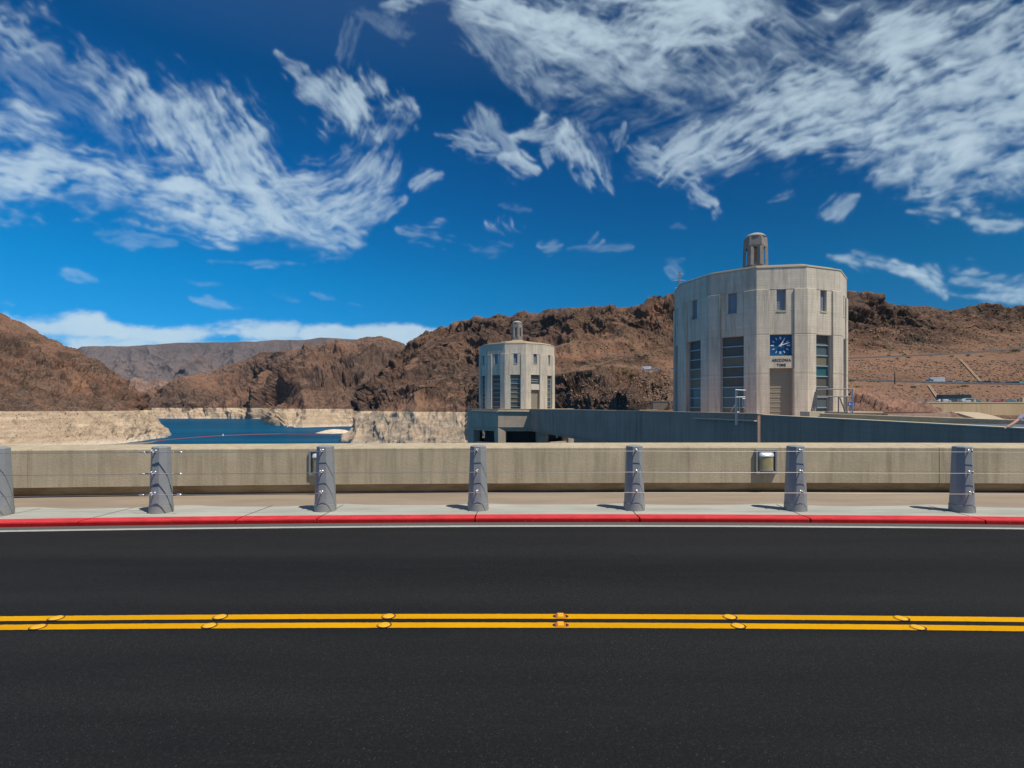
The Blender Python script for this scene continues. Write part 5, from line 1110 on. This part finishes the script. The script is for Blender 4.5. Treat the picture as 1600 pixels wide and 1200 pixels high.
t = NT('boulder_rock'); w_ = t.n('ShaderNodeNewGeometry'); c_ = t.ramp(w_.outputs['Random Per Island'], [(0, (.36, .24, .16)), (.4, (.24, .15, .105)), (.75, (.42, .29, .20)), (1, (.15, .10, .075))]); c_ = t.mix(t.math('MULTIPLY', t.noise(1.5, 5, .7), .6), c_, (.14, .09, .065))
M_BLD = t.done(c_, .95, t.bump(t.noise(2, 4), .6, .2), 0, .1)
tag(scatter('boulders', bvh_r, [(1322, 1610, 562, 597, .42), (1322, 1610, 602, 628, .2), (1010, 1048, 580, 630, .16), (1322, 1610, 510, 552, .14), (880, 1010, 585, 636, .12)], 5200, .18, .75, M_BLD, 3), 'loose brown boulders strewn over the road embankments', 'rocks')
t = NT('scrub_leaf'); w_ = t.n('ShaderNodeNewGeometry'); c_ = t.ramp(w_.outputs['Random Per Island'], [(0, (.16, .135, .06)), (.5, (.24, .20, .10)), (1, (.12, .115, .05))]); M_SCB = t.done(c_, .95, t.bump(t.noise(6, 4), 1., .3), 0, .05)
tag(scatter('scrub', bvh_r, [(1322, 1610, 478, 555, .3), (880, 1048, 480, 578, .34), (650, 880, 500, 640, .2), (1322, 1610, 560, 628, .06)], 3000, .25, .65, M_SCB, 5, False), 'low dry olive scrub dotted over the rocky slopes', 'scrub')
tag(scatter('scrub', bvh_l, [(0, 225, 500, 640, .5), (0, 240, 645, 690, .5)], 900, .12, .4, M_SCB, 6, False, zmin_h=LAKE+6), 'low dry scrub dotted over the left hill and its pale shore', 'scrub')

# ------------------------------------------------------------------ person leaning on the ramp wall
def skin(name, joints, bones, mat, parent=None, lv=2):
    me = bpy.data.meshes.new(name); me.from_pydata([j[:3] for j in joints], bones, []); o = bpy.data.objects.new(name, me); COL.objects.link(o)
    if parent: o.parent = parent
    md = o.modifiers.new('skin', 'SKIN'); md.use_smooth_shade = True
    for v, j in zip(me.skin_vertices[0].data, joints): v.radius = (j[3], j[4] if len(j) > 4 else j[3])
    me.skin_vertices[0].data[0].use_root = True
    sb = o.modifiers.new('sub', 'SUBSURF'); sb.levels = lv; sb.render_levels = lv; me.materials.append(mat); return o
M_SK = plain('skin', (.42, .22, .145), .5, 0, .4, .06, 8); M_SHT = plain('shirt_lilac', (.23, .22, .32), .85, 0, .1, .15, 5); M_HAIR = plain('cap_grey', (.10, .10, .09), .9, 0, .1, .3, 20); M_JN = plain('trousers_navy', (.04, .05, .09), .9)
pz = 20.7; px0 = 812/FP*pz
pe = thing('person', 'person in a lilac shirt and grey cap leaning one arm on the ramp wall', 'person', (px0, pz, -.08))
def W2(px, y, z): p = at(px, y, z); return (p.x-px0, p.y-pz, p.z+.08)
sh = W2(1597, 650.5, 20.6); el = W2(1584.5, 660.5, 20.35); wr = W2(1572.5, 667.2, 20.1)
J = [(0, .05, .95, .14, .11), (.0, .02, 1.18, .12, .1), (-.02, -.03, 1.38, .15, .10), (-.03, -.04, 1.47, .06), (-.035, -.06, 1.53, .055), (-.04, -.07, 1.62, .085, .095), (-.04, -.06, 1.70, .07, .08),
     (sh[0], sh[1], sh[2], .062), (el[0], el[1], el[2], .046), (wr[0], wr[1], wr[2], .03), (.19, -.0, 1.40, .06), (.26, -.22, 1.16, .044), (.05, -.42, 1.02, .03),
     (-.1, .06, .86, .09), (-.11, .03, .47, .062), (-.12, .1, .08, .042), (-.13, -.08, .03, .035), (.1, .06, .86, .09), (.11, .0, .47, .062), (.12, .1, .08, .042), (.13, -.08, .03, .035)]
B = [(0,1),(1,2),(2,3),(3,4),(4,5),(5,6),(2,7),(7,8),(8,9),(2,10),(10,11),(11,12),(0,13),(13,14),(14,15),(15,16),(0,17),(17,18),(18,19),(19,20)]
skin('body', J, B, M_SK, pe)
hd = MB()
w3 = Vector(wr); dr = (Vector(wr)-Vector(el)).normalized(); sd = Vector((0, 1, 0))
def hand(parent, w3, dr, side):
    k = dr.cross(side).normalized(); pal = [(*(w3-dr*.01), .024, .018), (*(w3+dr*.04), .036, .016), (*(w3+dr*.075), .038, .014)]
    Jh = [tuple(p) for p in pal]; Bh = [(0, 1), (1, 2)]
    for i, (o_, ln) in enumerate(((-.027, .06), (-.009, .072), (.009, .068), (.027, .052))):
        b = w3+dr*.082+side*o_; n0 = len(Jh); dn = Vector((0, 0, -1))
        Jh += [(*b, .009), (*(b+dr*ln*.5+dn*.006), .0085), (*(b+dr*ln*.8+dn*.03), .0078), (*(b+dr*ln*.85+dn*.052), .007)]; Bh += [(2, n0), (n0, n0+1), (n0+1, n0+2), (n0+2, n0+3)]
    n0 = len(Jh); b = w3+dr*.03-side*.03; Jh += [(*b, .012), (*(b+dr*.03-side*.02), .010), (*(b+dr*.055-side*.022+Vector((0, 0, -.015))), .0085)]; Bh += [(1, n0), (n0, n0+1), (n0+1, n0+2)]
    skin('hand', Jh, Bh, M_SK, parent, 1)
hand(pe, w3, dr, sd)
hand(pe, Vector((.05, -.42, 1.02)), Vector((-.7, -.5, -.2)).normalized(), Vector((.5, -.7, 0)).normalized())
mid = (Vector(sh)*.45+Vector(el)*.55)
skin('shirt', [(0, .05, .92, .165, .135), (.0, .02, 1.18, .145, .12), (-.02, -.03, 1.38, .17, .12), (-.03, -.04, 1.465, .075), (sh[0], sh[1], sh[2]+.005, .085), (mid.x, mid.y, mid.z, .08), (.19, 0, 1.41, .085), (.23, -.12, 1.28, .075)], [(0,1),(1,2),(2,3),(2,4),(4,5),(2,6),(6,7)], M_SHT, pe)
skin('trousers', [(0, .05, .95, .16, .13), (-.1, .06, .84, .105), (-.11, .03, .47, .08), (-.12, .1, .12, .06), (.1, .06, .84, .105), (.11, 0, .47, .08), (.12, .1, .12, .06)], [(0,1),(1,2),(2,3),(0,4),(4,5),(5,6)], M_JN, pe)
m = MB(); m.smooth = True; m.sphere((-.04, -.055, 1.69), .112, 16, 8, (.95, 1.08, .85)); m.v = [v for v in m.v]; m.build('cap', M_HAIR, pe)
m = MB(); m.smooth = True; m.sphere((-.04, -.01, 1.61), .098, 12, 6, (.95, .85, 1)); m.build('hair', plain('hair_dark', (.03, .025, .02), .8), pe)
m = MB(); m.smooth = True; m.sphere((-.03, -.165, 1.60), .016, 8, 5, (.8, 1.4, 1.4)); m.build('nose', M_SK, pe)
for s in (-1, 1): m = MB(); m.smooth = True; m.sphere((-.04+s*.033, -.150, 1.635), .011, 8, 5); m.build('eye', plain('eye_dark', (.02, .015, .01), .3), pe)
m = MB(); m.sphere((-.035, -.155, 1.565), .018, 8, 4, (1.3, .4, .3)); m.build('mouth', plain('lip', (.3, .1, .08), .5), pe)

# ------------------------------------------------------------------ air
m = MB(); m.box(-5200, 5200, -60, 9000, -96.5, 640); hz_o = m.build('haze', None) if False else None
hm = bpy.data.materials.new('air_haze'); hm.use_nodes = True; hn = hm.node_tree; hn.nodes.clear()
ho = hn.nodes.new('ShaderNodeOutputMaterial'); hv = hn.nodes.new('ShaderNodeVolumePrincipled'); hn.links.new(hv.outputs[0], ho.inputs['Volume'])
hv.inputs['Color'].default_value = (.62, .78, 1, 1); hv.inputs['Density'].default_value = 1.3e-5; hv.inputs['Anisotropy'].default_value = .2
hz_o = m.build('haze', hm); tag(hz_o, kind='stuff')
